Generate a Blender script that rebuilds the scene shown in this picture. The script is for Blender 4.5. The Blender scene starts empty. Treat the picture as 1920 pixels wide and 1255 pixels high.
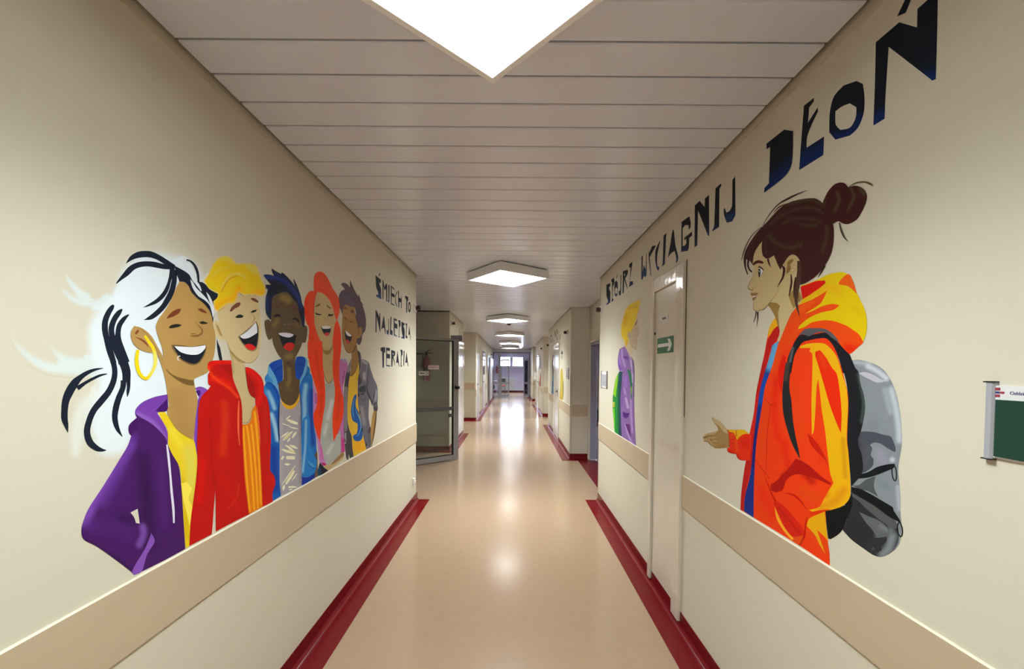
import bpy, bmesh, math, random
import numpy as np
from mathutils import Vector, Matrix
from mathutils.geometry import delaunay_2d_cdt

random.seed(7)
SC = bpy.context.scene
COL = SC.collection

# ------------------------------------------------------------------ camera, light, exposure
IMG_W, IMG_H = 1920, 1255
FOC, PX, PY = 770.0, 960.0, 711.5          # focal length and principal point in pixels
EYE = 1.465
PITCH, ROLL = math.radians(1.49), math.radians(0.4)
_cp, _sp, _cr, _sr = math.cos(PITCH), math.sin(PITCH), math.cos(ROLL), math.sin(ROLL)
FW = Vector((0, _cp, -_sp))
_rt = Vector((1, 0, 0))
_up = _rt.cross(FW)
RT = _rt * _cr + _up * _sr
UP = _up * _cr - _rt * _sr
cam_d = bpy.data.cameras.new('camera')
cam = bpy.data.objects.new('camera', cam_d)
COL.objects.link(cam)
cam.matrix_world = Matrix(((RT.x, UP.x, -FW.x, 0), (RT.y, UP.y, -FW.y, 0), (RT.z, UP.z, -FW.z, EYE), (0, 0, 0, 1)))
cam_d.sensor_width = 36
cam_d.lens = FOC / IMG_W * 36
cam_d.shift_x = (IMG_W / 2 - PX) / IMG_W
cam_d.shift_y = (PY - IMG_H / 2) / IMG_W
cam_d.clip_start = 0.02
cam_d.clip_end = 100
SC.camera = cam

SC.view_settings.view_transform = 'Standard'
SC.view_settings.look = 'None'
SC.view_settings.gamma = 1
SC.view_settings.use_curve_mapping = False
SC.view_settings.exposure = 2.22

world = bpy.data.worlds.new('daylight')
SC.world = world
world.use_nodes = True
bg = world.node_tree.nodes['Background']
bg.inputs[0].default_value = (0.72, 0.80, 1.0, 1)
bg.inputs[1].default_value = 8.0
LAMP = 1.9                                   # emission of the ceiling panels
LAMP_COL = (0.98, 0.99, 0.97)               # warmer tubes further down
LAMP_COL_NEAR = (0.90, 1.0, 0.97)             # cooler panel nearest the viewer
LAMP_W = 4.6                                 # watts thrown downward by each prismatic panel
LAMP_SPREAD = 128

def area_light(name, loc, size, size_y, rot, energy, colour, portal=False):
    d = bpy.data.lights.new(name, 'AREA')
    d.shape = 'RECTANGLE'; d.size = size; d.size_y = size_y
    d.energy = energy; d.color = colour
    d.cycles.is_portal = portal
    o = bpy.data.objects.new(name, d); COL.objects.link(o)
    o.location = loc; o.rotation_euler = rot
    return o
area_light('window_portal', (-0.04, 25.75, 1.9), 1.5, 0.62, (math.radians(-90), 0, 0), 1, (1, 1, 1), True)

def on_x(x, y, X):
    d = RT * ((x - PX) / FOC) - UP * ((y - PY) / FOC) + FW
    k = X / d.x
    return Vector((0, 0, EYE)) + d * k

# ------------------------------------------------------------------ helpers
def lin(h, k=1.0):
    if h == 'wall': return WALLCOL
    h = h.lstrip('#')
    o = []
    for i in (0, 2, 4):
        c = int(h[i:i+2], 16) / 255
        c = c / 12.92 if c <= 0.04045 else ((c + 0.055) / 1.055) ** 2.4
        o.append(min(0.93, c / k))
    return tuple(o)

def mat(name, col, rough=0.5, metal=0.0, spec=0.5, emit=None, es=0, trans=0, ior=1.45, coat=0, bump=None, noise=None):
    m = bpy.data.materials.new(name); m.use_nodes = True
    nt = m.node_tree; b = nt.nodes['Principled BSDF']
    if isinstance(col, str): col = lin(col)
    b.inputs['Base Color'].default_value = (*col, 1)
    b.inputs['Roughness'].default_value = rough
    b.inputs['Metallic'].default_value = metal
    b.inputs['Specular IOR Level'].default_value = spec
    b.inputs['IOR'].default_value = ior
    b.inputs['Transmission Weight'].default_value = trans
    b.inputs['Coat Weight'].default_value = coat
    if emit:
        b.inputs['Emission Color'].default_value = (*emit, 1); b.inputs['Emission Strength'].default_value = es
    geo = nt.nodes.new('ShaderNodeNewGeometry')
    if noise:                                  # (scale, amount): subtle mottling of the colour
        n = nt.nodes.new('ShaderNodeTexNoise'); n.inputs['Scale'].default_value = noise[0]
        n.inputs['Detail'].default_value = 4
        nt.links.new(geo.outputs['Position'], n.inputs['Vector'])
        mx = nt.nodes.new('ShaderNodeMix'); mx.data_type = 'RGBA'
        a = noise[1]
        mx.inputs['A'].default_value = (*[c * (1 - a) for c in col], 1)
        mx.inputs['B'].default_value = (*[min(1, c * (1 + a)) for c in col], 1)
        nt.links.new(n.outputs['Fac'], mx.inputs['Factor'])
        nt.links.new(mx.outputs['Result'], b.inputs['Base Color'])
    if bump:                                   # (scale, strength, distance)
        n = nt.nodes.new('ShaderNodeTexNoise'); n.inputs['Scale'].default_value = bump[0]
        n.inputs['Detail'].default_value = 3
        nt.links.new(geo.outputs['Position'], n.inputs['Vector'])
        bp = nt.nodes.new('ShaderNodeBump'); bp.inputs['Strength'].default_value = bump[1]
        bp.inputs['Distance'].default_value = bump[2]
        nt.links.new(n.outputs['Fac'], bp.inputs['Height'])
        nt.links.new(bp.outputs['Normal'], b.inputs['Normal'])
    return m

WALLCOL = (0.63, 0.588, 0.488)
M = {}
M['wall'] = mat('cream_wall_paint', WALLCOL, 0.6, spec=0.15, bump=(90, 0.03, 0.004))
M['wall_far'] = mat('lavender_wall_paint', (0.62, 0.59, 0.78), 0.6)
M['stripe'] = mat('tan_wall_board', (0.51, 0.405, 0.285), 0.5, spec=0.4, noise=(3, 0.03))
M['edge'] = mat('pale_board_edge', (0.74, 0.70, 0.58), 0.4)
M['floor'] = mat('beige_linoleum', (0.38, 0.262, 0.175), 0.17, spec=0.5, coat=0.0, noise=(18, 0.07), bump=(7, 0.05, 0.003))
M['red'] = mat('dark_red_linoleum', (0.15, 0.004, 0.007), 0.26, spec=0.25, noise=(12, 0.12))
M['slat'] = mat('ceiling_slat_enamel', (0.69, 0.715, 0.83), 0.22, spec=0.5, noise=(0.8, 0.03))
M['void'] = mat('dark_ceiling_void', (0.012, 0.010, 0.008), 0.9)
M['trimw'] = mat('pale_ceiling_trim', (0.55, 0.49, 0.38), 0.5)
M['gloss'] = mat('glossy_cream_enamel', (0.66, 0.61, 0.52), 0.14, spec=0.6, coat=0.4, bump=(9, 0.35, 0.012))
M['glossdoor'] = mat('glossy_white_door_enamel', (0.64, 0.595, 0.51), 0.22, spec=0.5, coat=0.2, bump=(5, 0.2, 0.008))
M['white'] = mat('white_enamel', (0.78, 0.77, 0.76), 0.3)
M['alu'] = mat('grey_door_metal', (0.30, 0.29, 0.30), 0.42, metal=0.25)
M['alulight'] = mat('silver_aluminium', (0.42, 0.43, 0.50), 0.4, metal=0.2)
M['bar'] = mat('dark_green_grey_bar', (0.09, 0.10, 0.10), 0.5)
M['gasket'] = mat('black_rubber', (0.01, 0.01, 0.01), 0.5)
M['black'] = mat('black_plastic', (0.015, 0.014, 0.016), 0.35)
M['blue_door'] = mat('slate_blue_door_paint', (0.34, 0.35, 0.49), 0.4)
M['lilac_door'] = mat('pale_lilac_door_paint', (0.50, 0.47, 0.55), 0.4)
M['alarm'] = mat('dark_red_lens', (0.045, 0.004, 0.008), 0.2, coat=0.5)
M['exting'] = mat('red_extinguisher_enamel', (0.27, 0.010, 0.04), 0.3, coat=0.3)
M['green'] = mat('dark_green_board', (0.007, 0.045, 0.030), 0.4)
M['signgreen'] = mat('green_sign_vinyl', (0.006, 0.14, 0.055), 0.3)
M['signwhite'] = mat('white_sign_vinyl', (0.72, 0.74, 0.70), 0.4)
M['paper'] = mat('white_paper', (0.70, 0.69, 0.72), 0.6)
M['pinkpaper'] = mat('pink_white_paper', (0.72, 0.58, 0.66), 0.5)
M['crack'] = mat('brown_paint_crack', (0.12, 0.07, 0.04), 0.8)
M['ink'] = mat('grey_print', (0.05, 0.04, 0.06), 0.6)
M['purple_sign'] = mat('purple_grey_sign', (0.27, 0.25, 0.34), 0.45)
M['purple_ink'] = mat('dark_purple_print', (0.04, 0.02, 0.06), 0.5)
M['logored'] = mat('logo_red', (0.30, 0.03, 0.06), 0.5)
M['logoblue'] = mat('logo_blue', (0.04, 0.03, 0.2), 0.5)
M['seatred'] = mat('red_seat_vinyl', (0.45, 0.04, 0.06), 0.4)
M['lamp'] = mat('lamp_diffuser', (0.9, 0.9, 0.9), 0.4, emit=LAMP_COL, es=LAMP)
M['lampbox'] = mat('lamp_housing_white', (0.85, 0.85, 0.87), 0.4)
M['lamp_near'] = mat('cool_lamp_diffuser', (0.9, 0.9, 0.9), 0.4, emit=LAMP_COL_NEAR, es=LAMP)
M['alu_dark'] = mat('dark_blue_grey_metal', (0.12, 0.13, 0.17), 0.4)

def glass_mat(name, tint, alpha):
    m = bpy.data.materials.new(name); m.use_nodes = True
    nt = m.node_tree; nt.nodes.clear()
    o = nt.nodes.new('ShaderNodeOutputMaterial'); t = nt.nodes.new('ShaderNodeBsdfTransparent')
    g = nt.nodes.new('ShaderNodeBsdfGlossy'); mx = nt.nodes.new('ShaderNodeMixShader')
    fr = nt.nodes.new('ShaderNodeFresnel'); fr.inputs['IOR'].default_value = 1.5
    t.inputs[0].default_value = (*tint, 1); g.inputs['Roughness'].default_value = 0.02
    g.inputs['Color'].default_value = (0.9, 0.95, 1, 1)
    nt.links.new(fr.outputs[0], mx.inputs[0]); nt.links.new(t.outputs[0], mx.inputs[1])
    nt.links.new(g.outputs[0], mx.inputs[2]); nt.links.new(mx.outputs[0], o.inputs[0])
    return m
M['glass'] = glass_mat('tinted_door_glass', (0.80, 0.85, 0.83), 1)
M['clear'] = glass_mat('clear_window_glass', (0.93, 0.95, 0.97), 1)

def paint_mat(name):
    m = bpy.data.materials.new(name); m.use_nodes = True
    nt = m.node_tree; b = nt.nodes['Principled BSDF']
    a = nt.nodes.new('ShaderNodeAttribute'); a.attribute_name = 'paint'
    nt.links.new(a.outputs['Color'], b.inputs['Base Color'])
    b.inputs['Roughness'].default_value = 0.6
    b.inputs['Specular IOR Level'].default_value = 0.15
    return m
M['paint'] = paint_mat('mural_wall_paint')

def link(name, bm, m, parent=None, smooth=False):
    me = bpy.data.meshes.new(name); bm.normal_update(); bm.to_mesh(me); bm.free()
    for x in (m if isinstance(m, (list, tuple)) else [m]): me.materials.append(M[x] if isinstance(x, str) else x)
    if smooth:
        for p in me.polygons: p.use_smooth = True
    o = bpy.data.objects.new(name, me); COL.objects.link(o)
    if parent is not None:
        o.parent = parent
    return o

def tag(o, label=None, cat=None, group=None, kind=None):
    if label: o['label'] = label
    if cat: o['category'] = cat
    if group: o['group'] = group
    if kind: o['kind'] = kind
    return o

def empty(name, loc, rz=0):
    o = bpy.data.objects.new(name, None); COL.objects.link(o)
    o.empty_display_size = 0.05
    o.location = loc; o.rotation_euler = (0, 0, rz)
    return o

def box(bm, x0, x1, y0, y1, z0, z1, mi=0, bev=0):
    vs = [bm.verts.new((x, y, z)) for x in (x0, x1) for y in (y0, y1) for z in (z0, z1)]
    f = []
    for q in ((0, 1, 3, 2), (4, 6, 7, 5), (0, 4, 5, 1), (2, 3, 7, 6), (0, 2, 6, 4), (1, 5, 7, 3)):
        fc = bm.faces.new([vs[i] for i in q]); fc.material_index = mi; f.append(fc)
    if bev:
        es = list({e for fc in f for e in fc.edges})
        r = bmesh.ops.bevel(bm, geom=es, offset=bev, segments=2, affect='EDGES', profile=0.5)
        for fc in r['faces']: fc.material_index = mi
    return bm

def B(*boxes, bev=0):
    bm = bmesh.new()
    for b in boxes: box(bm, *b[:6], mi=(b[6] if len(b) > 6 else 0), bev=bev)
    return bm

def struct(name, bm, m, parent=None, smooth=False):
    o = link(name, bm, m, parent, smooth)
    if parent is None: o['kind'] = 'structure'
    return o

def lathe(bm, prof, c, axis='Z', seg=20, mi=0):
    rings = []
    for r, h in prof:
        ring = []
        for k in range(seg):
            a = 2 * math.pi * k / seg
            p = (r * math.cos(a), r * math.sin(a), h)
            if axis == 'X': p = (h, p[0], p[1])
            if axis == 'Y': p = (p[0], h, p[1])
            ring.append(bm.verts.new((c[0] + p[0], c[1] + p[1], c[2] + p[2])))
        rings.append(ring)
    for a, b in zip(rings, rings[1:]):
        for k in range(seg):
            f = bm.faces.new((a[k], a[(k + 1) % seg], b[(k + 1) % seg], b[k])); f.material_index = mi
    for r in (rings[0][::-1], rings[-1]):
        f = bm.faces.new(r); f.material_index = mi
    return bm

def tube(bm, pts, r, seg=8):
    pts = [Vector(p) for p in pts]; rings = []
    for i, p in enumerate(pts):
        d = (pts[min(i + 1, len(pts) - 1)] - pts[max(i - 1, 0)]).normalized()
        s = d.orthogonal().normalized(); t = d.cross(s)
        rr = r[i] if isinstance(r, (list, tuple)) else r
        rings.append([bm.verts.new(p + s * rr * math.cos(2 * math.pi * k / seg) + t * rr * math.sin(2 * math.pi * k / seg)) for k in range(seg)])
    for a, b in zip(rings, rings[1:]):
        for k in range(seg): bm.faces.new((a[k], a[(k + 1) % seg], b[(k + 1) % seg], b[k]))
    bm.faces.new(rings[0][::-1]); bm.faces.new(rings[-1])
    return bm

def text_obj(name, s, size, loc, rot, m, parent=None, align='CENTER', ext=0.0006):
    cu = bpy.data.curves.new(name, 'FONT'); cu.body = s; cu.size = size; cu.align_x = align; cu.align_y = 'CENTER'
    cu.extrude = ext
    tmp = bpy.data.objects.new(name, cu)
    me = bpy.data.meshes.new_from_object(tmp); me.name = name
    bpy.data.objects.remove(tmp); bpy.data.curves.remove(cu)
    me.materials.clear(); me.materials.append(M[m])
    o = bpy.data.objects.new(name, me); COL.objects.link(o)
    o.location = loc; o.rotation_euler = rot
    if parent is not None: o.parent = parent
    return o

# ------------------------------------------------------------------ setting
XL, XR, CZ = -1.05, 0.97, 2.465
YN = -4.5
YL, YR = 4.49, 4.55                         # near walls end here
T = 0.25
struct('floor', B((-3.2, 3.2, YN - .3, 27, -0.12, 0)), 'floor')
struct('wall_left', B((XL - T, XL, YN, YL, 0, CZ + .15)), 'wall')
struct('wall_right', B((XR, XR + T, YN, YR, 0, CZ + .15)), 'wall')
struct('wall_back', B((-1.4, 1.4, YN - .2, YN, 0, CZ + .15)), 'wall')
# left recess behind the glass door, then the next stretches of wall
struct('wall_alcove_side', B((-2.95, -2.8, YL - .2, 7.22, 0, CZ + .15)), 'wall')
struct('wall_alcove_near', B((-2.8, XL - T, YL - .2, YL - .02, 0, CZ + .15)), 'wall')
struct('wall_left_middle', B((-2.95, -1.10, 7.22, 9.22, 0, CZ + .15)), 'wall')
struct('wall_left_recess', B((-1.75, -1.6, 9.22, 11.45, 0, CZ + .15)), 'wall')
struct('wall_left_far', B((-1.75, -1.01, 11.45, 21.4, 0, CZ + .15)), 'wall')
# right: recess with a blue door, wall, recess, wall, recess, wall
struct('wall_right_recess', B((1.25, 1.40, YR - .2, 5.55, 0, CZ + .15), (1.25, 1.40, 5.55, 6.62, 1.90, CZ + .15), (1.25, 1.4, 6.62, 6.7, 0, CZ + .15)), 'wall')
struct('wall_right_middle', B((0.95, 1.8, 6.66, 10.72, 0, CZ + .15)), 'wall')
struct('wall_right_niche', B((1.5, 1.8, 10.72, 12.65, 0, CZ + .15)), 'wall')
struct('wall_right_far', B((0.955, 1.8, 12.65, 16.8, 0, CZ + .15)), 'wall')
struct('wall_right_end', B((1.5, 1.8, 16.8, 18.7, 0, CZ + .15), (0.935, 1.8, 18.7, 21.4, 0, CZ + .15)), 'wall')
# hall beyond the glass partition
struct('wall_hall_left', B((-3.0, -2.85, 21.2, 25.8, 0, CZ + .15), (-2.85, -1.75, 21.2, 21.4, 0, CZ + .15)), 'wall_far')
struct('wall_hall_right', B((2.85, 3.0, 21.2, 25.8, 0, CZ + .15), (1.8, 2.85, 21.2, 21.4, 0, CZ + .15)), 'wall_far')
WX0, WX1, WZ0, WZ1 = -0.77, 0.69, 1.59, 2.21
struct('wall_far_end', B((-3.0, WX0, 25.6, 25.8, 0, CZ + .15), (WX1, 3.0, 25.6, 25.8, 0, CZ + .15),
                        (WX0, WX1, 25.6, 25.8, 0, WZ0), (WX0, WX1, 25.6, 25.8, WZ1, CZ + .15)), 'wall_far')
for n, (a, b) in enumerate(((WX0, -0.09), (0.01, WX1))):
    w = struct('window_%d' % (n + 1), B((a, b, 25.66, 25.72, WZ0, WZ0 + .04), (a, b, 25.66, 25.72, WZ1 - .04, WZ1),
               (a, a + .03, 25.66, 25.72, WZ0 + .04, WZ1 - .04), (b - .03, b, 25.66, 25.72, WZ0 + .04, WZ1 - .04),
               (a + .03, b - .03, 25.67, 25.71, 1.945, 1.985)), 'alulight')
    link('window_pane', B((a + .03, b - .03, 25.685, 25.691, WZ0 + .04, WZ1 - .04)), 'clear', w)
struct('trim_1', B((-0.09, 0.01, 25.62, 25.76, WZ0, WZ1)), 'wall_far')      # pier between the two windows
struct('trim_2', B((WX0 - .04, WX1 + .04, 25.56, 25.66, WZ0 - .05, WZ0)), 'white')   # window sill

# ceiling of cross slats with dark joints
bm = bmesh.new()
MOD = 0.1488
Y0 = 1.2829
k0 = int((YN - Y0) / MOD) - 1
k1 = int((25.6 - Y0) / MOD) + 1
def span(y):
    if y < YL: l = XL
    elif y < 7.22: l = -2.8
    elif y < 9.22: l = -1.10
    elif y < 11.45: l = -1.6
    elif y < 21.25: l = -1.01
    else: l = -2.85
    if y < YR: r = XR
    elif y < 6.66: r = 1.25
    elif y < 10.72: r = 0.95
    elif y < 12.65: r = 1.5
    elif y < 16.8: r = 0.955
    elif y < 18.7: r = 1.5
    elif y < 21.25: r = 0.935
    else: r = 2.85
    return l, r
breaks = [YL, 7.22, 9.22, 11.45, 21.25, YR, 6.66, 10.72, 12.65, 16.8, 18.7]
rs = random.Random(3)
for k in range(k0, k1):
    a = Y0 + k * MOD; b = a + MOD
    g = rs.choice((0.0042, 0.005, 0.0058, 0.0066, 0.0074)) * (1.6 if k == -2 else 1)
    a2, b2 = a + g, b - 0.0026
    dz = rs.uniform(-.0006, .0006)
    cuts = sorted([a2, b2] + [q for q in breaks if a2 < q < b2])
    for p, q in zip(cuts, cuts[1:]):
        l, r = span((p + q) / 2)
        x0, x1 = l + .017, r - .017
        prof = [(p, CZ + .012), (p, CZ + .003), (p + .004, CZ), (q - .004, CZ), (q, CZ + .003), (q, CZ + .012)]
        va = [bm.verts.new((x0, y, z + dz)) for y, z in prof]; vb = [bm.verts.new((x1, y, z + dz)) for y, z in prof]
        for i in range(len(prof) - 1): bm.faces.new((va[i], vb[i], vb[i + 1], va[i + 1]))
        bm.faces.new(va[::-1]); bm.faces.new(vb)
c = struct('ceiling', bm, 'slat')
link('ceiling_backing', B((-3, 3, YN, 25.8, CZ + .05, CZ + .08)), 'void', c)

def strip_trims():
    segs = [('left', XL, YN, YL), ('left', -1.10, 7.22, 9.22), ('left', -1.01, 11.45, 21.25),
            ('right', XR, YN, YR), ('right', .95, 6.66, 10.72), ('right', .955, 12.65, 16.8), ('right', .935, 18.7, 21.25)]
    i = 3
    for side, x, a, b in segs:
        s = 1 if side == 'left' else -1
        X = sorted((x, x + s * .004))
        struct('trim_%d' % i, B((X[0], X[1], a, b, CZ - .030, CZ - .003)), 'trimw'); i += 1
    struct('trim_%d' % i, B((-2.8, -1.10, 7.205, 7.22, CZ - .012, CZ - .001)), 'gasket'); i += 1
    return i
TR = strip_trims()

# protective tan boards along the walls
def stripe(x, side, a, b, z0=.69, z1=.872, z0b=None, z1b=None):
    global TR
    s = 1 if side == 'left' else -1
    z0b = z0 if z0b is None else z0b; z1b = z1 if z1b is None else z1b
    bm = bmesh.new()
    prof = lambda p, q: [(0, p), (.0055, p), (.008, p + .0025), (.008, q - .0025), (.0055, q), (0, q)]
    va = [bm.verts.new((x + s * d, a, z)) for d, z in prof(z0, z1)]
    vb = [bm.verts.new((x + s * d, b, z)) for d, z in prof(z0b, z1b)]
    for i in range(5):
        f = bm.faces.new((va[i], vb[i], vb[i + 1], va[i + 1])); f.material_index = 0 if i == 2 else 1
    bm.faces.new(va[::-1]); bm.faces.new(vb)
    bmesh.ops.recalc_face_normals(bm, faces=bm.faces)
    struct('trim_%d' % TR, bm, ['stripe', 'edge']); TR += 1
def stripe_y(y, a, b, z0=.69, z1=.872):
    global TR
    struct('trim_%d' % TR, B((a, b, y - .008, y, z0, z1), bev=.002), ['stripe']); TR += 1
stripe(XL, 'left', YN, YL, .708, .893, .655, .862)
stripe(XR, 'right', YN, 2.305)
stripe(XR, 'right', 2.832, YR)
stripe_y(7.22, -2.79, -1.12, .70, .885)
stripe_y(11.45, -1.59, -1.03, .88, 1.065)
stripe(-1.01, 'left', 11.45, 11.6, .69, .87)
stripe(-1.01, 'left', 12.5, 13.9); stripe(-1.01, 'left', 15.3, 16.6)
stripe_y(6.66, .97, 1.245, .70, .885)
stripe(.95, 'right', 6.66, 8.25); stripe(.95, 'right', 9.2, 10.72)
stripe_y(12.65, .975, 1.49, .72, .90)
stripe(.955, 'right', 12.65, 14.4); stripe(.955, 'right', 15.5, 16.8)
stripe_y(18.7, .955, 1.49, .72, .90)
stripe(.935, 'right', 18.7, 21.2)
# small tan corner protectors
for x, y, s in ((.945, 6.655, -1), (.95, 12.645, -1), (XR - .003, YR + .001, -1)):
    struct('trim_%d' % TR, B((x - .001, x + .035, y - .004, y + .002, .09, 1.38 if y > 5 else CZ - .04)), 'trimw'); TR += 1

# coved red skirting with the red floor band in front of it
def skirting(name, pts, left=True, w=0.14, h=0.086):
    """pts: wall foot line; the band lies on the side given by the left flag"""
    prof = [(0.0, h), (0.004, h)] + [(.005 + .030 * (1 - math.cos(t * math.pi / 16)), .0022 + .030 * (1 - math.sin(t * math.pi / 16))) for t in range(9)] + [(w, .0022), (w, 0.0)]
    bm = bmesh.new(); rows = []
    n = len(pts)
    P = [Vector((x, y)) for x, y in pts]
    for i in range(n):
        d0 = (P[i] - P[i-1]).normalized() if i else (P[1] - P[0]).normalized()
        d1 = (P[i+1] - P[i]).normalized() if i < n - 1 else d0
        n0 = Vector((d0.y, -d0.x)); n1 = Vector((d1.y, -d1.x))
        if not left: n0, n1 = -n0, -n1
        m_ = (n0 + n1); m_ = m_ / max(m_.dot(n0), .2) if m_.length > 1e-6 else n0
        rows.append([bm.verts.new((P[i].x + m_.x * d, P[i].y + m_.y * d, z)) for d, z in prof])
    for a, b in zip(rows, rows[1:]):
        for i in range(len(prof) - 1): bm.faces.new((a[i], b[i], b[i + 1], a[i + 1]))
    for r_ in (rows[0], rows[-1]):               # end caps, in convex pieces
        foot = bm.verts.new((r_[0].co.x, r_[0].co.y, 0))
        for i in range(len(r_) - 1): bm.faces.new((foot, r_[i], r_[i + 1]))
    bmesh.ops.recalc_face_normals(bm, faces=bm.faces)
    return struct(name, bm, 'red')
skirting('baseboard_left', [(XL, YN), (XL, YL + .05)])
skirting('baseboard_right', [(XR, YN), (XR, YR + .01)], left=False)
skirting('baseboard_alcove', [(-2.8, 7.22), (-1.10, 7.22), (-1.10, 9.22)])
skirting('baseboard_left_far', [(-1.6, 11.45), (-1.01, 11.45), (-1.01, 21.2)])
skirting('baseboard_right_middle', [(1.25, 6.66), (.95, 6.66), (.95, 10.72)], left=False)
skirting('baseboard_right_far', [(1.5, 12.65), (.955, 12.65), (.955, 16.8)], left=False)
skirting('baseboard_right_end', [(1.5, 18.7), (.935, 18.7), (.935, 21.2)], left=False)
skirting('baseboard_hall', [(-2.85, 25.6), (2.85, 25.6)], w=.05)
struct('trim_%d' % TR, B((1.065, 1.42, 4.85, 6.56, 0, .0024)), 'red'); TR += 1          # red threshold before the blue door

# ------------------------------------------------------------------ near closet door on the right
def casing(name, x, y0, y1, z1, w0, w1, wt, depth, mname, dmat, panel_in=.0):
    """x wall plane (right side); opening y0..y1; w0 near jamb, w1 far jamb"""
    bm = B((x - depth, x + .001, y0 - w0, y0, .03, z1 + wt), (x - depth, x + .001, y1, y1 + w1, .03, z1 + wt),
           (x - depth, x + .001, y0, y1, z1, z1 + wt), bev=.004)
    o = struct(name, bm, mname)
    link('door_leaf', B((x - .004 + panel_in, x + .02, y0 + .004, y1 - .004, .045, z1 - .004), bev=.002), dmat, o)
    return o
door1 = casing('door_1', XR, 2.405, 2.785, 1.985, .10, .045, .085, .020, 'gloss', 'glossdoor')
link('paint_crack', B((XR - .003, XR - .0005, 2.298, 2.303, 1.2, 2.08)), 'crack', door1)
lf = link('hinge', B((XR - .012, XR - .003, 2.772, 2.784, 1.70, 1.715)), 'ink', door1)
s = empty('exit_arrow_sign', (XR - .005, 2.60, 1.620))
tag(s, 'green safety sign with white arrow on the narrow closet door', 'sign')
link('sign_panel', B((-.0015, .0005, -.135, .135, -.050, .050)), 'signgreen', s)
bm = bmesh.new()
def flat_x(bm, pts, x):
    f = bm.faces.new([bm.verts.new((x, y, z)) for y, z in pts]); return f
for poly in ([(.122, -.010), (.122, .012), (-.082, .012), (-.082, -.010)], [(-.045, .036), (-.085, .036), (-.122, .0), (-.085, -.038), (-.045, -.038), (-.082, .0)]):
    flat_x(bm, poly, -.0022 - .0003 * (len(poly) == 6))
link('arrow', bm, 'signwhite', s)
s = empty('door_label', (XR - .005, 2.62, 1.793))
tag(s, 'small white paper label with grey print above the green arrow sign', 'label')
link('paper_strip', B((-.001, .0005, -.062, .062, -.013, .014)), 'paper', s)
text_obj('print', 'Szachty', .022, (-.0015, 0, 0), (math.pi / 2, 0, -math.pi / 2), 'ink', s)

# ------------------------------------------------------------------ grey glass door standing open on the left
ang = math.atan2(6.587 - 6.0, -.86 + 1.60)
L = .935
g = empty('door_2', (-1.60, 6.0, 0), ang); g['kind'] = 'structure'
DT = 1.93
link('door_frame', B((0, .09, -.025, .025, .008, DT), (L - .09, L, -.025, .025, .008, DT),
     (.09, L - .09, -.025, .025, .008, .085), (.09, L - .09, -.025, .025, DT - .035, DT), bev=.004), 'alu', g)
link('gasket', B((.09, .1, -.018, .018, .085, DT - .035), (L - .102, L - .09, -.018, .018, .085, DT - .035),
     (.1, L - .102, -.018, .018, .085, .093), (.1, L - .102, -.018, .018, DT - .047, DT - .035)), 'gasket', g)
link('crossbar', B((.1, L - .102, -.014, .014, .80, .855)), 'bar', g)
link('crossbar', B((L - .16, L - .102, -.014, .014, .69, .74)), 'bar', g)
link('glass_pane', B((.1, L - .102, -.004, .004, .093, .80), (.1, L - .102, -.004, .004, .862, DT - .047)), 'glass', g)
bm = bmesh.new(); lathe(bm, [(.022, 0), (.030, -.008), (.030, -.018), (.014, -.022), (.014, -.045), (.026, -.055), (.026, -.075), (.012, -.080)], (L - .045, -.02, 1.16), 'Y', 16)
link('door_knob', bm, 'black', g, True)
struct('trim_%d' % TR, B((-1.70, -1.61, 5.93, 6.07, 0, CZ - .002), (-2.8, -1.70, 5.96, 6.04, 0, CZ - .002)), 'alu'); TR += 1
def glass_label(name, px, txt, m, w, h, z, label, arrow=False):
    o = empty(name, (-1.60 + math.cos(ang) * px, 6.0 + math.sin(ang) * px, z), ang)
    tag(o, label, 'sign')
    link('sign_panel', B((-w/2, w/2, -.0062, -.0048, -h/2, h/2)), m, o)
    if txt: text_obj('print', txt, h * .44, (0, -.0068, 0), (math.pi / 2, 0, 0), 'purple_ink', o, ext=.0003)
    if arrow:
        bm = bmesh.new()
        for poly in ([(-.065, 0), (-.045, .016), (-.045, .007), (.012, .007), (.012, -.007), (-.045, -.007), (-.045, -.016)],):
            bm.faces.new([bm.verts.new((x, -.0066, z_)) for x, z_ in poly])
        link('arrow', bm, 'ink', o)
        bm = bmesh.new()
        for k in range(16):
            a0, a1 = 2*math.pi*k/16, 2*math.pi*(k+1)/16
            bm.faces.new([bm.verts.new((.05 + r*math.cos(a), -.0066, r*math.sin(a))) for r, a in ((.018, a0), (.018, a1), (.024, a1), (.024, a0))])
        tube(bm, [(.036, -.0066, .012), (.064, -.0066, -.014)], .003, 4)
        link('round_symbol', bm, 'ink', o)
glass_label('door_notice', .50, 'POŻAROWY', 'pinkpaper', .185, .062, 1.475, 'pinkish white notice with purple print on the open glass door')
glass_label('door_notice', .335, None, 'paper', .165, .066, 1.385, 'white notice with black left arrow and round symbol on the open glass door', True)

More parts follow.
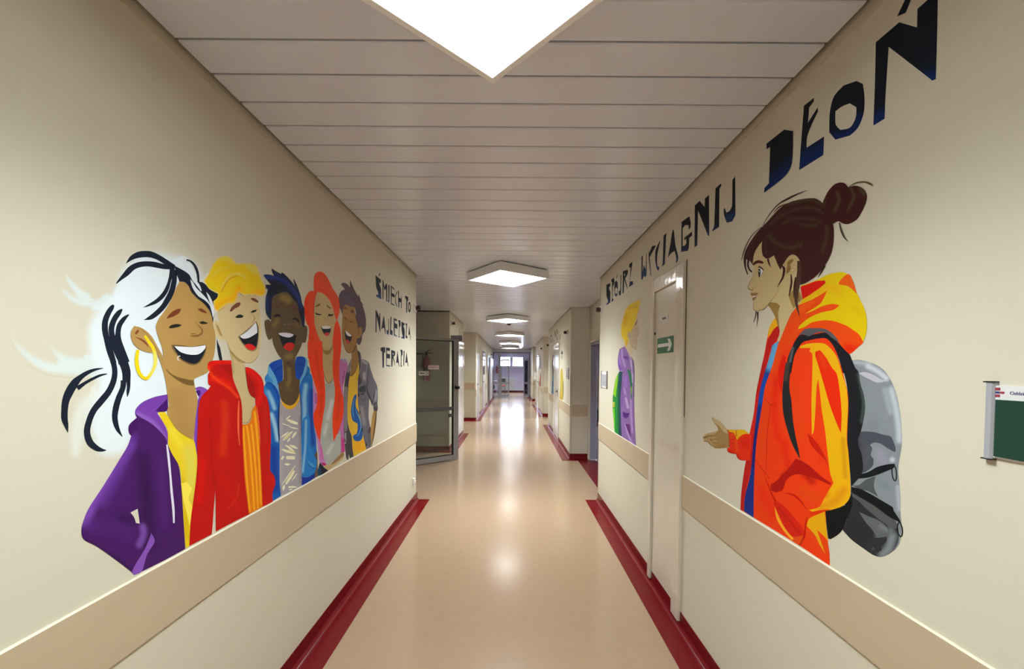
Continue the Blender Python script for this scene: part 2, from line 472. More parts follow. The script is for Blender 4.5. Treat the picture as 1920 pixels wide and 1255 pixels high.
# fire extinguisher on the wall behind the glass
e = empty('fire_extinguisher', (-1.485, 7.12, 1.24))
tag(e, 'dark red fire extinguisher hanging on wall behind open glass door', 'fire extinguisher')
bm = lathe(bmesh.new(), [(.045, 0), (.055, .012), (.058, .03), (.058, .36), (.050, .40), (.030, .43), (.016, .445)], (0, 0, 0))
link('cylinder', bm, 'exting', e, True)
bm = lathe(bmesh.new(), [(.018, .44), (.018, .48), (.012, .50)], (0, 0, 0)); link('valve', bm, 'black', e, True)
link('handle', tube(bmesh.new(), [(-.02, 0, .49), (.03, -.01, .52), (.085, -.02, .545)], [.008, .007, .005]), 'black', e, True)
link('lever', tube(bmesh.new(), [(-.01, 0, .485), (.06, -.01, .485), (.115, -.02, .475)], [.008, .006, .005]), 'black', e, True)
link('wall_bracket', B((-.17, -.05, .0, .02, .462, .478), (-.17, -.15, .02, .1, .455, .485)), 'black', e)
link('hose', tube(bmesh.new(), [(-.02, 0, .47), (-.06, -.01, .44), (-.07, -.015, .34), (-.066, -.015, .27)], .009), 'black', e, True)
link('nozzle', lathe(bmesh.new(), [(.012, .30), (.020, .27), (.024, .235)], (-.068, -.015, 0)), 'black', e, True)
link('label_band', lathe(bmesh.new(), [(.0585, .17), (.0588, .175), (.0588, .215), (.0585, .22)], (0, 0, 0)), 'black', e, True)

# purple flag sign at the corner, pale cabinet door behind it
s = empty('corner_sign', (-1.0, 7.36, 1.99))
tag(s, 'purple grey projecting sign with dark lettering above the open glass door', 'sign')
link('sign_panel', B((-.10, .105, -.008, .008, -.045, .062), bev=.002), 'purple_sign', s)
text_obj('print', 'TOALETY', .052, (0.0, -.0095, -.005), (math.pi / 2, 0, 0), 'purple_ink', s, ext=.0005)
d = struct('door_3', B((-1.10, -1.075, 8.28, 8.36, .09, 2.03), (-1.10, -1.075, 9.10, 9.18, .09, 2.03), (-1.10, -1.075, 8.36, 9.10, 1.95, 2.03), bev=.004), 'gloss')
link('door_leaf', B((-1.10, -1.083, 8.365, 9.095, .09, 1.945), bev=.002), 'gloss', d)
link('door_handle', tube(bmesh.new(), [(-1.08, 8.45, 1.07), (-1.05, 8.45, 1.07), (-1.05, 8.53, 1.07)], .008), 'alulight', d, True)

# blue door in the right recess
d = struct('door_4', B((1.27, 1.365, 6.60, 6.655, 0, 1.88), (1.27, 1.365, 5.55, 5.60, 0, 1.88), (1.27, 1.40, 5.60, 6.60, 1.845, 1.90)), 'blue_door')
lv = link('door_leaf', B((1.365, 1.40, 5.60, 6.60, .01, 1.845), bev=.002), 'blue_door', d)
link('door_handle', tube(bmesh.new(), [(1.366, 6.50, 1.02), (1.32, 6.50, 1.02), (1.315, 6.40, 1.02)], .009), 'alulight', d, True)
link('kick_panel', B((1.360, 1.3655, 5.70, 6.56, .55, .83)), 'black', d)
link('casing', B((1.235, 1.27, 5.50, 6.655, 1.88, 1.915), (1.235, 1.27, 6.63, 6.655, 0, 1.88)), 'gloss', d)
o = link('door_plate', B((1.3625, 1.3645, 6.30, 6.44, 1.50, 1.56)), 'paper'); tag(o, 'small white plate on the slate blue recessed door, below a symbol', 'sign')
o = link('door_symbol', B((1.3625, 1.3645, 6.36, 6.40, 1.60, 1.68)), 'paper'); tag(o, 'tiny white upright symbol above plate on the slate blue door', 'sign')

# doors further down, left
def side_door(n, x, s, y0, y1, z1, dm, cm='white', glazed=False):
    a = sorted((x, x + s * .022)); b = sorted((x, x + s * .012))
    o = struct('door_%d' % n, B((a[0], a[1], y0, y0 + .06, .02, z1 + .06), (a[0], a[1], y1 - .06, y1, .02, z1 + .06), (a[0], a[1], y0 + .06, y1 - .06, z1, z1 + .06), bev=.003), cm)
    link('door_leaf', B((b[0], b[1], y0 + .062, y1 - .062, .03, z1 - .002)), dm, o)
    h = sorted((x + s * .012, x + s * .05))
    link('door_handle', B((h[0], h[1], y0 + .10, y0 + .20, 1.0, 1.02), (*sorted((x + s * .012, x + s * .02)), y0 + .09, y0 + .13, .90, 1.06)), 'black', o)
    if glazed:
        c_ = sorted((x + s * .012, x + s * .016))
        link('door_pane', B((c_[0], c_[1], y0 + .2, y1 - .2, 1.62, 1.92), (c_[0], c_[1], y0 + .2, y1 - .2, 1.25, 1.56)), 'clear', o)
    return o
side_door(5, -1.01, 1, 11.60, 12.45, 1.84, 'lilac_door')
side_door(6, -1.01, 1, 13.95, 15.25, 2.0, 'lilac_door', 'gloss', True)
side_door(7, -1.01, 1, 16.65, 17.9, 1.95, 'black')  # darkness of the open doorway painted as a black leaf
side_door(9, .95, -1, 8.25, 9.18, 1.93, 'glossdoor', 'gloss')
side_door(10, .955, -1, 14.45, 15.45, 1.95, 'glossdoor', 'gloss')
# open pale leaf beyond the dark opening
d = struct('door_8', B((-.985, -.945, 18.0, 20.6, .03, 1.93), bev=.003), 'lilac_door')
link('door_handle', B((-.945, -.90, 20.35, 20.45, 1.0, 1.02)), 'alulight', d)

# ------------------------------------------------------------------ glazed partition at the end
p = empty('glazed_partition', (0, 21.3, 0)); p['kind'] = 'structure'
FT = 2.29
link('outer_frame', B((-1.01, -.95, -.03, .03, 0, FT), (.905, .935, -.03, .03, 0, FT), (-1.01, .935, -.03, .03, FT, FT + .03)), 'alu_dark', p)
link('header', B((-1.01, .935, -.05, .05, FT + .03, CZ)), 'slat', p)
link('frame', B((-.95, .905, -.03, .03, FT - .05, FT), 
                (-.71, -.59, -.03, .03, .03, FT - .05), (-.95, -.71, -.03, .03, .03, .09), (-.95, -.71, -.02, .02, .66, .74),
                (.86, .905, -.03, .03, 0, FT - .05), (-.59, .86, -.025, .025, 1.95, 1.99)), 'alulight', p)
link('pane', B((-.95, -.71, -.004, .004, .09, .66), (-.95, -.71, -.004, .004, .74, FT - .05), (-.59, .86, -.004, .004, 1.99, FT - .05)), 'clear', p)
d = empty('door_11', (-.585, 21.3, 0)); d['kind'] = 'structure'
link('door_frame', B((0, .05, -.02, .02, .02, 1.94), (.385, .44, -.02, .02, .02, 1.94), (.05, .385, -.02, .02, .02, .12), (.05, .385, -.02, .02, 1.89, 1.94), (.05, .385, -.02, .02, .66, .76)), 'alulight', d)
link('door_glass', B((.05, .385, -.004, .004, .12, .66), (.05, .385, -.004, .004, .76, 1.89)), 'clear', d)
d = empty('door_12', (.855, 21.3, 0), math.radians(112)); d['kind'] = 'structure'
link('door_frame', B((0, .06, -.02, .02, .02, 1.94), (.50, .56, -.02, .02, .02, 1.94), (.06, .50, -.02, .02, .02, .12), (.06, .50, -.02, .02, 1.88, 1.94), (.06, .50, -.02, .02, .66, .76)), 'alulight', d)
link('door_glass', B((.06, .50, -.004, .004, .12, .66), (.06, .50, -.004, .004, .76, 1.88)), 'clear', d)
link('door_handle', B((.50, .54, -.06, -.02, 1.02, 1.05)), 'black', d)

# radiator, chair and second extinguisher in the hall
r = empty('radiator', (-.2, 25.5, .12))
tag(r, 'old cream column radiator under the far windows', 'radiator')
for k in range(15):
    x = -.52 + k * .065
    bm = bmesh.new(); box(bm, x - .018, x + .018, -.07, .07, 0.0, .80, bev=.012)
    link('column', bm, 'white', r)
link('pipe', tube(bmesh.new(), [(-.55, 0, .04), (.95, 0, .04)], .014), 'white', r, True)
cb = empty('waiting_chair', (-.60, 24.0, 0))
tag(cb, 'chair with red seat behind the far glass door', 'chair')
link('seat', B((-.22, .22, -.2, .2, .44, .49), bev=.015), 'seatred', cb)
link('backrest', B((-.22, .22, .18, .21, .62, .88), bev=.01), 'black', cb)
for sx in (-.2, .2):
    for sy in (-.18, .18):
        link('leg', tube(bmesh.new(), [(sx, sy, 0), (sx, sy, .44 if sy < 0 else .85)], .012), 'black', cb)
tb = empty('side_table', (-1.1, 23.6, 0))
tag(tb, 'small grey trolley behind the left panes of the far partition', 'trolley')
link('tabletop', B((-.24, .24, -.2, .2, .72, .75), bev=.006), 'alulight', tb)
link('shelf', B((-.22, .22, -.18, .18, .28, .30)), 'alulight', tb)
link('box', B((-.14, .10, -.12, .1, .30, .52), bev=.01), 'black', tb)
for sx in (-.22, .22):
    for sy in (-.18, .18): link('leg', tube(bmesh.new(), [(sx, sy, 0), (sx, sy, .72)], .011), 'alulight', tb)
e2 = empty('fire_extinguisher', (-.93, 25.5, 1.18))
tag(e2, 'red fire extinguisher on the far wall seen through the left panes', 'fire extinguisher')
link('cylinder', lathe(bmesh.new(), [(.05, 0), (.07, .02), (.07, .36), (.03, .42), (.015, .44)], (0, 0, 0)), 'exting', e2, True)
link('valve', lathe(bmesh.new(), [(.018, .44), (.018, .49)], (0, 0, 0)), 'black', e2)

# ------------------------------------------------------------------ ceiling lights
def make_lamp():
    t = empty('ceiling_light', (0, 0, 0))
    link('mount', B((-.27, .27, -.27, .27, CZ - .010, CZ - .001)), 'black', t)
    bm = B((-.30, .30, -.30, -.28, CZ - .09, CZ - .010), (-.30, .30, .28, .30, CZ - .09, CZ - .010),
           (-.30, -.28, -.28, .28, CZ - .09, CZ - .010), (.28, .30, -.28, .28, CZ - .09, CZ - .010), (-.28, .28, -.28, .28, CZ - .02, CZ - .010), bev=.002)
    link('housing', bm, 'lampbox', t)
    link('diffuser', B((-.28, .28, -.28, .28, CZ - .089, CZ - .080)), 'lamp', t)
    return t
lamp0 = make_lamp()
LP = [(-.078, .915, 43.5, 'large square ceiling light nearest the viewer, cropped by the top edge'),
      (-.055, 4.22, 36.5, 'square white ceiling light turned cornerwise, second from the viewer'),
      (-.09, 7.88, 45, 'square ceiling light just before the dark dome detector'),
      (-.07, 11.36, 45, 'square ceiling light next beyond the dome detector, fourth from the viewer'),
      (-.09, 14.9, 45, 'small-looking square ceiling light, fifth from the viewer'),
      (-.09, 18.5, 45, 'distant square ceiling light last before the glazed partition'),
      (-.05, 23.3, 45, 'farthest ceiling light, beyond the glazed partition'),
      (-.05, -2.6, 45, 'unseen square ceiling light added behind the viewer')]  # last lamp is out of view, added to light the near end
for i, (x, y, a, lb) in enumerate(LP):
    if i == 0: t = lamp0
    else:
        t = lamp0.copy(); COL.objects.link(t)
        for ch in list(lamp0.children):
            c_ = ch.copy(); COL.objects.link(c_); c_.parent = t
    if i == 0:
        nd = [c_ for c_ in t.children if c_.name.startswith('diffuser')][0]
    else:
        nd = [c_ for c_ in t.children if c_.name.startswith('diffuser')][0]
        nd.data = warm_me
    if i == 0:
        warm_me = nd.data.copy(); nd.data.materials.clear(); nd.data.materials.append(M['lamp_near'])
    al = area_light('panel_light', (0, 0, CZ - .091), .55, .55, (0, 0, 0), LAMP_W * (1.22 if i == 0 else 1), LAMP_COL_NEAR if i == 0 else LAMP_COL)
    al.data.spread = math.radians(LAMP_SPREAD); al.parent = t
    t.location = (x, y, 0); t.rotation_euler = (0, 0, math.radians(a))
    tag(t, lb, 'ceiling light', 'square ceiling lights along the corridor')
dm = empty('dome_detector', (-.073, 8.95, CZ))
tag(dm, 'small dark dome detector on ceiling behind the third light', 'detector')
link('dome', lathe(bmesh.new(), [(.05, -.012), (.048, -.03), (.035, -.052), (.012, -.062)], (0, 0, 0)), 'black', dm, True)
link('base', lathe(bmesh.new(), [(.058, 0), (.058, -.012)], (0, 0, 0)), 'white', dm)
for i, (x, y) in enumerate(((.37, 17.4), (.37, 19.4), (.40, 24.0), (-.50, 24.0))):
    lb = ['small bright square ceiling spot at right, nearer of the pair before the partition', 'small bright square ceiling spot at right, farther of the pair before the partition',
          'small square ceiling spot beyond the partition, right side', 'small square ceiling spot beyond the partition, left side'][i]
    o = link('ceiling_spot', B((x - .07, x + .07, y - .07, y + .07, CZ - .03, CZ - .002), bev=.004), 'lamp')
    tag(o, lb, 'ceiling light', 'small square spots near the partition')

# ------------------------------------------------------------------ call lamps, sign holders, small wall things
def call_lamp(x, y, z, s, label, axis='X'):
    o = empty('call_lamp', (x, y, z)); tag(o, label, 'lamp', 'dark red call lamps above head height')
    link('base', B((min(0, s * .022), max(0, s * .022), -.035, .035, -.042, .042), bev=.004), 'white', o)
    link('lens', lathe(bmesh.new(), [(.026, s * .022), (.028, s * .05), (.024, s * .068), (.010, s * .074)], (0, 0, 0), 'X', 16), 'alarm', o, True)
call_lamp(XL, 4.40, 2.105, 1, 'dark red call lamp beside the words at the end of left mural wall')
call_lamp(XR, 4.44, 2.105, -1, 'dark red call lamp at the corner left of the blond boy mural')
call_lamp(-1.10, 7.40, 2.27, 1, 'dark red call lamp on wall above the purple grey sign')
call_lamp(.95, 7.05, 2.09, -1, 'dark red call lamp above the yellow figure mural')
call_lamp(.955, 10.55, 2.07, -1, 'dark red call lamp at the far corner of the middle right wall')
call_lamp(.955, 12.9, 2.10, -1, 'dark red call lamp on right wall just past the second recess')
call_lamp(-1.01, 19.2, 2.12, 1, 'dark red call lamp on far left wall by the partition')
def plate(x, y0, y1, z0, z1, s, label):
    o = empty('sign_holder', (x, (y0 + y1) / 2, (z0 + z1) / 2)); tag(o, label, 'sign', 'grey room sign holders')
    h, w = (z1 - z0) / 2, (y1 - y0) / 2
    X = sorted((0, s * .008))
    link('panel', B((X[0], X[1], -w + .012, w - .012, -h, h)), 'paper', o)
    X2 = sorted((s * .008, s * .010))
    link('insert', B((X2[0], X2[1], -w + .03, w - .03, -h + .02, h - .03)), 'alulight', o)
    for q in (-1, 1):
        X3 = sorted((0, s * .014))
        link('rail', B((X3[0], X3[1], q * w - .006 * (q > 0) * 2, q * w + .012 * (q < 0), -h - .006, h + .006), bev=.002), 'alu', o)
plate(XR, 4.16, 4.42, 1.27, 1.44, -1, 'grey room sign holder on the right corner, left of the blond boy mural')
plate(.95, 6.85, 7.06, 1.30, 1.48, -1, 'grey room sign holder at the corner past the blue door')
# big green sign at the right edge
s = empty('wall_board', (XR, .832, 1.370)); tag(s, 'green board with white header and silver end rail at the right edge', 'board')
bm = bmesh.new(); prof = [(0, -.002), (-.006, -.002), (-.010, .001), (-.011, .006), (-.010, .011), (-.007, .014), (0, .014)]
va = [bm.verts.new((x_, -y_, -.079)) for x_, y_ in prof]; vb = [bm.verts.new((x_, -y_, .074)) for x_, y_ in prof]
for i in range(len(prof) - 1): bm.faces.new((va[i], va[i+1], vb[i+1], vb[i]))
bm.faces.new(va[::-1]); bm.faces.new(vb); bmesh.ops.recalc_face_normals(bm, faces=bm.faces)
link('end_rail', bm, 'alulight', s)
link('rail_cap', B((-.012, 0, -.015, .003, .074, .0765), (-.012, 0, -.015, .003, -.0815, -.079)), 'black', s)
link('backing', B((-.006, 0, -.62, -.012, -.076, .068)), 'paper', s)
link('green_panel', B((-.0085, -.006, -.61, -.0165, -.073, .040)), 'green', s)
bm = B((-.0068, -.0058, -.022, -.014, .0585, .0640), (-.0068, -.0058, -.022, -.014, .0455, .0505), (-.0068, -.0058, -.029, -.0225, .0525, .0565))
link('logo', bm, 'logored', s)
link('logo_dot', B((-.0068, -.0058, -.0215, -.0145, .0525, .0565)), 'logoblue', s)
text_obj('header_print', 'Oddział', .009, (-.0065, -.052, .054), (math.pi / 2, 0, -math.pi / 2), 'logoblue', s, ext=.0002)
# small hook by the left corner, small switch strip
o = link('wall_socket', B((XL, XL + .02, 4.33, 4.37, .23, .29), (XL + .02, XL + .03, 4.34, 4.36, .24, .265), bev=.003), 'white'); tag(o, 'small white socket low on the left wall corner above red skirting', 'socket')
o = link('switch_strip', B((-1.10, -1.092, 8.55, 8.62, 2.10, 2.26), bev=.002), 'trimw'); tag(o, 'narrow tan strip on the wall above the white door behind the glass door', 'strip')
o = link('wall_dispenser', B((.955 - .09, .955, 16.2, 16.45, 1.05, 1.30), (.955 - .1, .955, 16.18, 16.47, 1.30, 1.33), bev=.004), 'white'); tag(o, 'small white wall dispenser with dark lid on the far right wall', 'dispenser')

# ------------------------------------------------------------------ murals: flat coats of paint on the walls
# Outlines are traced in picture pixels and laid on the wall plane they are painted on; every coat of paint
# is a thin layer of its own on the wall, later coats in front.
MUR = {'x': XL, 's': 1, 'reg': (0, 0, 1), 'levels': [], 'thing': None, 'part': None, 'parts': {}, 'k': .8}

def wall_at(x, s): MUR['x'] = x; MUR['s'] = s; MUR['levels'] = []; MUR['hist'] = []
def reg(x0, y0, k): MUR['reg'] = (x0, y0, k)
def pxs(s):
    x0, y0, k = MUR['reg']
    out = []
    for t in s.split():
        v = [float(q) for q in t.split(',')]
        out.append((x0 + v[0] / k, y0 + v[1] / k, (v[2] / k if len(v) > 2 else 0)))
    return out
def pp(s): return np.array([(a, b) for a, b, c in pxs(s)])

def smooth_closed(P, corner=52, step=2.2):
    n = len(P); out = []
    sharp = []
    for i in range(n):
        a = P[i] - P[i-1]; b = P[(i+1) % n] - P[i]
        la, lb = np.hypot(*a), np.hypot(*b)
        if la < 1e-6 or lb < 1e-6: sharp.append(True); continue
        c = np.clip((a @ b) / la / lb, -1, 1)
        sharp.append(math.degrees(math.acos(c)) > corner)
    for i in range(n):
        p0, p1, p2, p3 = P[i-1], P[i], P[(i+1) % n], P[(i+2) % n]
        L = np.hypot(*(p2 - p1)); k = max(1, min(12, int(L / step)))
        t1 = np.zeros(2) if sharp[i] else (p2 - p0) / 2
        t2 = np.zeros(2) if sharp[(i+1) % n] else (p3 - p1) / 2
        for t in (t1, t2):
            m = np.hypot(*t)
            if m > L: t *= L / m
        if sharp[i]: t1 = (p2 - p1) * .6
        if sharp[(i+1) % n]: t2 = (p2 - p1) * .6
        for j in range(k):
            u = j / k
            out.append((2*u**3 - 3*u**2 + 1) * p1 + (u**3 - 2*u**2 + u) * t1 + (-2*u**3 + 3*u**2) * p2 + (u**3 - u**2) * t2)
    return np.array(out)

def seg_dist(Q, L):
    d = np.full(len(Q), 1e9)
    if len(L) == 1: return np.hypot(*(Q - L[0]).T)
    for a, b in zip(L[:-1], L[1:]):
        ab = b - a; t = np.clip(((Q - a) @ ab) / max(ab @ ab, 1e-9), 0, 1)
        d = np.minimum(d, np.hypot(*(Q - (a + t[:, None] * ab)).T))
    return d
def inside(Q, P):
    r = np.zeros(len(Q), bool); x, y = Q[:, 0], Q[:, 1]
    j = len(P) - 1
    for i in range(len(P)):
        xi, yi = P[i]; xj, yj = P[j]
        if yi != yj:
            r ^= ((yi > y) != (yj > y)) & (x < (xj - xi) * (y - yi) / (yj - yi) + xi)
        j = i
    return r
def sstep(t): t = np.clip(t, 0, 1); return t * t * (3 - 2 * t)

def paint_layer(P, col, soft=None, alpha=None, grid=None):
    """P outline in pixels; soft: list of (hex, polyline, radius, strength); alpha: feather width in pixels"""
    if len(P) < 3: return
    # depth level: one above every earlier coat it overlaps
    lo, hi = P.min(0), P.max(0)
    lev = 1
    for (a, b, l) in MUR['levels']:
        if lo[0] < b[0] and hi[0] > a[0] and lo[1] < b[1] and hi[1] > a[1]: lev = max(lev, l + 1)
    MUR['levels'].append((lo, hi, lev))
    V = [Vector((float(a), float(b))) for a, b in P]
    F = [list(range(len(P)))]
    if grid:
        gx = np.arange(lo[0] + grid / 2, hi[0], grid); gy = np.arange(lo[1] + grid / 2, hi[1], grid)
        G = np.array([(a + (grid / 2 if r % 2 else 0), b) for r, b in enumerate(gy) for a in gx]) if len(gx) and len(gy) else np.zeros((0, 2))
        if len(G):
            G = G[inside(G, P)]
            if len(G): G = G[seg_dist(G, np.vstack([P, P[:1]])) > grid * .35]
            V += [Vector((float(a), float(b))) for a, b in G]
    if True:
        r = delaunay_2d_cdt(V, [], F, 1, 1e-5)
        vs, fs = r[0], r[2]
    Q = np.array([(v.x, v.y) for v in vs])
    k = MUR['k']
    C = np.tile(np.array(lin(col, k)), (len(Q), 1)) if len(Q) else np.zeros((0, 3))
    for (h, L, rad, st) in (soft or []):
        w = st * (1 - sstep(seg_dist(Q, L) / rad))
        C = C * (1 - w[:, None]) + np.array(lin(h, k)) * w[:, None]
    A = np.ones(len(Q))
    if alpha:
        # sprayed edge: the coat thins out over whatever was painted beneath it
        A = sstep(seg_dist(Q, np.vstack([P, P[:1]])) / alpha)
        U = np.tile(np.array(WALLCOL), (len(Q), 1))
        for (PP, cc) in MUR['hist']:
            if PP.min(0)[0] < hi[0] and PP.max(0)[0] > lo[0] and PP.min(0)[1] < hi[1] and PP.max(0)[1] > lo[1]:
                U[inside(Q, PP)] = cc
        C = C * A[:, None] + U * (1 - A[:, None])
    MUR['hist'].append((P, np.array(lin(col, k))))
    MUR['parts'].setdefault(MUR['part'], []).append((Q, [tuple(f) for f in fs], C, A, lev, bool(alpha)))

def P(col, pts, soft=None, grid=None, corner=52):
    q = smooth_closed(pp(pts), corner)
    sf = None
    k = MUR['reg'][2]
    if soft:
        sf = [(h, sline(l), r / k, st) for (h, l, r, st) in soft]
        grid = grid or max(2.2, min(5, min(r for _, _, r, _ in sf) / 2.5))
    paint_layer(q, col, sf, None, grid)
def A(col, pts, feather, soft=None, grid=None):
    k = MUR['reg'][2]
    q = smooth_closed(pp(pts), step=3)
    sf = [(h, sline(l), r / k, st) for (h, l, r, st) in (soft or [])]
    paint_layer(q, col, sf, feather / k, grid or max(2.2, feather / k / 3))
def spline(L, step=2.0):
    out = []
    n = len(L)
    for i in range(n - 1):
        p0, p1, p2, p3 = L[max(i-1, 0)], L[i], L[i+1], L[min(i+2, n-1)]
        k = max(1, min(10, int(np.hypot(*(p2[:2] - p1[:2])) / step)))
        for j in range(k):
            u = j / k
            out.append(.5 * ((2*p1) + (p2 - p0) * u + (2*p0 - 5*p1 + 4*p2 - p3) * u*u + (3*p1 - p0 - 3*p2 + p3) * u**3))
    out.append(L[-1]); return np.array(out)
def sline(l):
    q = pp(l)
    return spline(q, 6.0) if len(q) > 2 else q
def S(col, pts, closed=False, soft=None, w=None):
    L = np.array(pxs(pts))
    k = MUR['reg'][2]
    if w: L[:, 2] = w / k
    if closed: L = np.vstack([L, L[:1]])
    s = spline(L)
    d = np.gradient(s[:, :2], axis=0) if len(s) > 2 else np.tile(s[-1, :2] - s[0, :2], (len(s), 1))
    d /= np.maximum(np.hypot(*d.T), 1e-6)[:, None]
    n = np.stack([-d[:, 1], d[:, 0]], 1); h = np.maximum(s[:, 2:3], .35) / 2
    a, b = s[:, :2] + n * h, s[:, :2] - n * h
    if closed:                                   # ring: emit as a chain of quads
        for i in range(0, len(s) - 1):
            pass
        Q = np.vstack([a, b]); m = len(s)
        lo, hi = Q.min(0), Q.max(0); lev = 1
        for (x, y, l) in MUR['levels']:
            if lo[0] < y[0] and hi[0] > x[0] and lo[1] < y[1] and hi[1] > x[1]: lev = max(lev, l + 1)
        MUR['levels'].append((lo, hi, lev))
        fs = [(i, i + 1, m + i + 1, m + i) for i in range(m - 1)]
        C = np.tile(np.array(lin(col, MUR['k'])), (len(Q), 1))
        MUR['parts'].setdefault(MUR['part'], []).append((Q, fs, C, np.ones(len(Q)), lev, False))
        return
    Q = np.vstack([a, b]); m = len(s)
    lo, hi = Q.min(0), Q.max(0); lev = 1
    for (x, y, l) in MUR['levels']:
        if lo[0] < y[0] and hi[0] > x[0] and lo[1] < y[1] and hi[1] > x[1]: lev = max(lev, l + 1)
    MUR['levels'].append((lo, hi, lev))
    fs = [(i, i + 1, m + i + 1, m + i) for i in range(m - 1)]
    C = np.tile(np.array(lin(col, MUR['k'])), (len(Q), 1))
    if soft:
        for (h_, l_, r_, st) in soft:
            w_ = st * (1 - sstep(seg_dist(Q, pp(l_)) / (r_ / k)))
            C = C * (1 - w_[:, None]) + np.array(lin(h_, MUR['k'])) * w_[:, None]
    MUR['parts'].setdefault(MUR['part'], []).append((Q, fs, C, np.ones(len(Q)), lev, False))

INFO = {}
def thing(key, name, label, cat, group=None): INFO[key] = (name, label, cat, group); MUR['thing'] = key
def part(name, label=None, key=None, n=0):
    MUR['part'] = (key or MUR['thing'], name, label, n)

def flush():
    roots = {}
    for (key, pname, plabel, _), layers in MUR['parts'].items():
        if key not in roots:
            name, label, cat, group = INFO[key]
            allq = np.vstack([l[0] for (k2, _a, _b, _c), ls in MUR['parts'].items() if k2 == key for l in ls])
            c_ = allq.mean(0); lowy = allq[:, 1].max()
            w = on_x(c_[0], lowy, MUR['x'])
            r = empty(name, (MUR['x'], w.y, w.z)); tag(r, label, cat, group); roots[key] = r
        r = roots[key]
        verts, faces, cols, mi = [], [], [], []
        for Q, fs, C, Al, lev, sf in layers:
            X = MUR['x'] + MUR['s'] * (0.0002 + .00005 * lev)
            o = len(verts)
            for (a, b) in Q:
                v = on_x(a, b, MUR['x']); verts.append((X - r.location.x, v.y - r.location.y, v.z - r.location.z))
            faces += [tuple(i + o for i in f) for f in fs]; mi += [1 if sf else 0] * len(fs)
            cols += [(*c3, al) for c3, al in zip(C, Al)]
        me = bpy.data.meshes.new(pname); me.from_pydata(verts, [], faces); me.update()
        at = me.color_attributes.new('paint', 'FLOAT_COLOR', 'POINT')
        at.data.foreach_set('color', np.array(cols, dtype=np.float32).ravel())
        me.materials.append(M['paint'])
        # all faces look away from the wall
        nx = np.zeros(len(me.polygons) * 3, dtype=np.float32); me.polygons.foreach_get('normal', nx)
        bad = [i for i in range(len(me.polygons)) if nx[3*i] * MUR['s'] < 0]
        if bad:
            bm = bmesh.new(); bm.from_mesh(me); bm.faces.ensure_lookup_table()
            for i in bad: bm.faces[i].normal_flip()
            bm.to_mesh(me); bm.free()
        o = bpy.data.objects.new(pname, me); COL.objects.link(o); o.parent = r
        if plabel: o['label'] = plabel
    MUR['parts'] = {}; INFO.clear()
WALL = 'wall'

KL, KR, KF = .84, .93, 1.3
wall_at(XL, 1); MUR['k'] = KL
A_ = (100, 440, 3.922); W1 = (0, 440, 5.229); W2 = (100, 640, 5.705); W3 = (220, 580, 6.97); C_ = (130, 700, 3.1367)
Y4 = (360, 470, 8.367); Y5 = (380, 560, 8.962); B6 = (480, 490, 10.458); B7 = (490, 590, 10.46); J4 = (480, 660, 8.964); J5 = (480, 780, 7.386)
O8 = (560, 500, 6.971); G1 = (620, 520, 7.85); K6 = (570, 640, 8.967); H2 = (350, 660, 6.278); T8 = (700, 500, 12.55); T4 = (690, 590, 11.41)
thing('white', 'mural_figure', 'painted laughing woman with white and black hair, purple hoodie, gold hoop', 'mural figure', 'laughing figures painted on the left wall')
part('hair', 'white sprayed hair'); reg(0, 0, 1)
A('#C8CAC4', '178,722 150,740 132,770 124,810 126,862 150,868 164,830 168,785 184,752', 18, grid=4)
A('#C2CBCC', '60,618 90,640 110,655 135,664 165,664 195,660 195,700 150,700 118,692 98,668 88,650', 12, grid=4)
A('#C2CBCC', '14,618 36,642 60,660 85,672 110,678 150,686 190,684 190,712 150,710 110,706 80,700 52,682 28,655', 12, grid=4)
A('#C2CBCE', '102,528 128,545 150,556 172,560 200,550 220,565 205,582 165,580 138,572 118,556', 10, grid=3)
A('#C2CBCE', '118,504 134,522 150,538 168,549 176,564 155,564 136,548 124,530', 7, grid=3)
A('#CAD3DA', '215,510 240,478 285,462 330,468 372,485 400,540 416,640 412,745 345,795 300,804 264,826 240,856 205,866 178,856 162,815 158,765 168,740 172,700 158,672 154,620 166,586 188,560 205,538', 24, grid=4)
A('#CDD6E0', '225,520 240,500 265,480 300,482 345,492 372,520 396,590 398,700 392,738 340,762 300,772 262,790 240,820 210,828 200,800 195,740 190,690 196,640 196,600', 16, grid=4)
A('#D0D6E2', '318,490 340,478 356,488 367,520 376,548 350,545 330,520', 6)
# --- man in the grey jacket
thing('grey', 'mural_figure', 'painted laughing man in grey jacket over yellow shirt, rightmost of five', 'mural figure', 'laughing figures painted on the left wall')
part('jacket'); reg(*K6)
P('#3C3A42', '800,290 740,420 705,540 680,720 668,860 670,1550 695,1850 712,1975 745,2000 750,1905 772,1970 832,1940 812,1780 800,1600 760,1480 735,1350 730,1100 740,880 750,700 765,590 775,470')
P('#77747C', '672,760 735,770 730,1000 725,1500 690,1530 672,1400')
P('#7C7A84', '735,430 770,370 800,290 790,420 765,500 740,540 715,500')
P('#8A8790', '680,1540 712,1540 708,1725 680,1725'); P('#141418', '680,1645 694,1645 694,1705 680,1705')
P('#5E5C68', '900,150 940,190 965,300 1080,345 1110,440 1170,620 1225,740 1240,850 1238,1010 1160,1060 1140,1080 1100,930 1085,1250 1100,1380 1130,1500 1125,1780 1045,1820 985,1600 960,1400 935,1250 905,1160 900,900 905,700 920,500 925,350 905,220',
  [('#9A9AA2', '1010,540 1015,640', 40, .9), ('#8E8C9A', '1215,850 1190,980', 55, .9), ('#84848C', '970,1120 1010,1380', 55, .9), ('#3C3C48', '1070,480 1060,800', 22, .8), ('#45444E', '1100,1500 1110,1750', 40, .6)])
P('#36363E', '900,155 940,190 965,300 960,430 930,560 970,650 960,700 915,760 905,640 915,400')
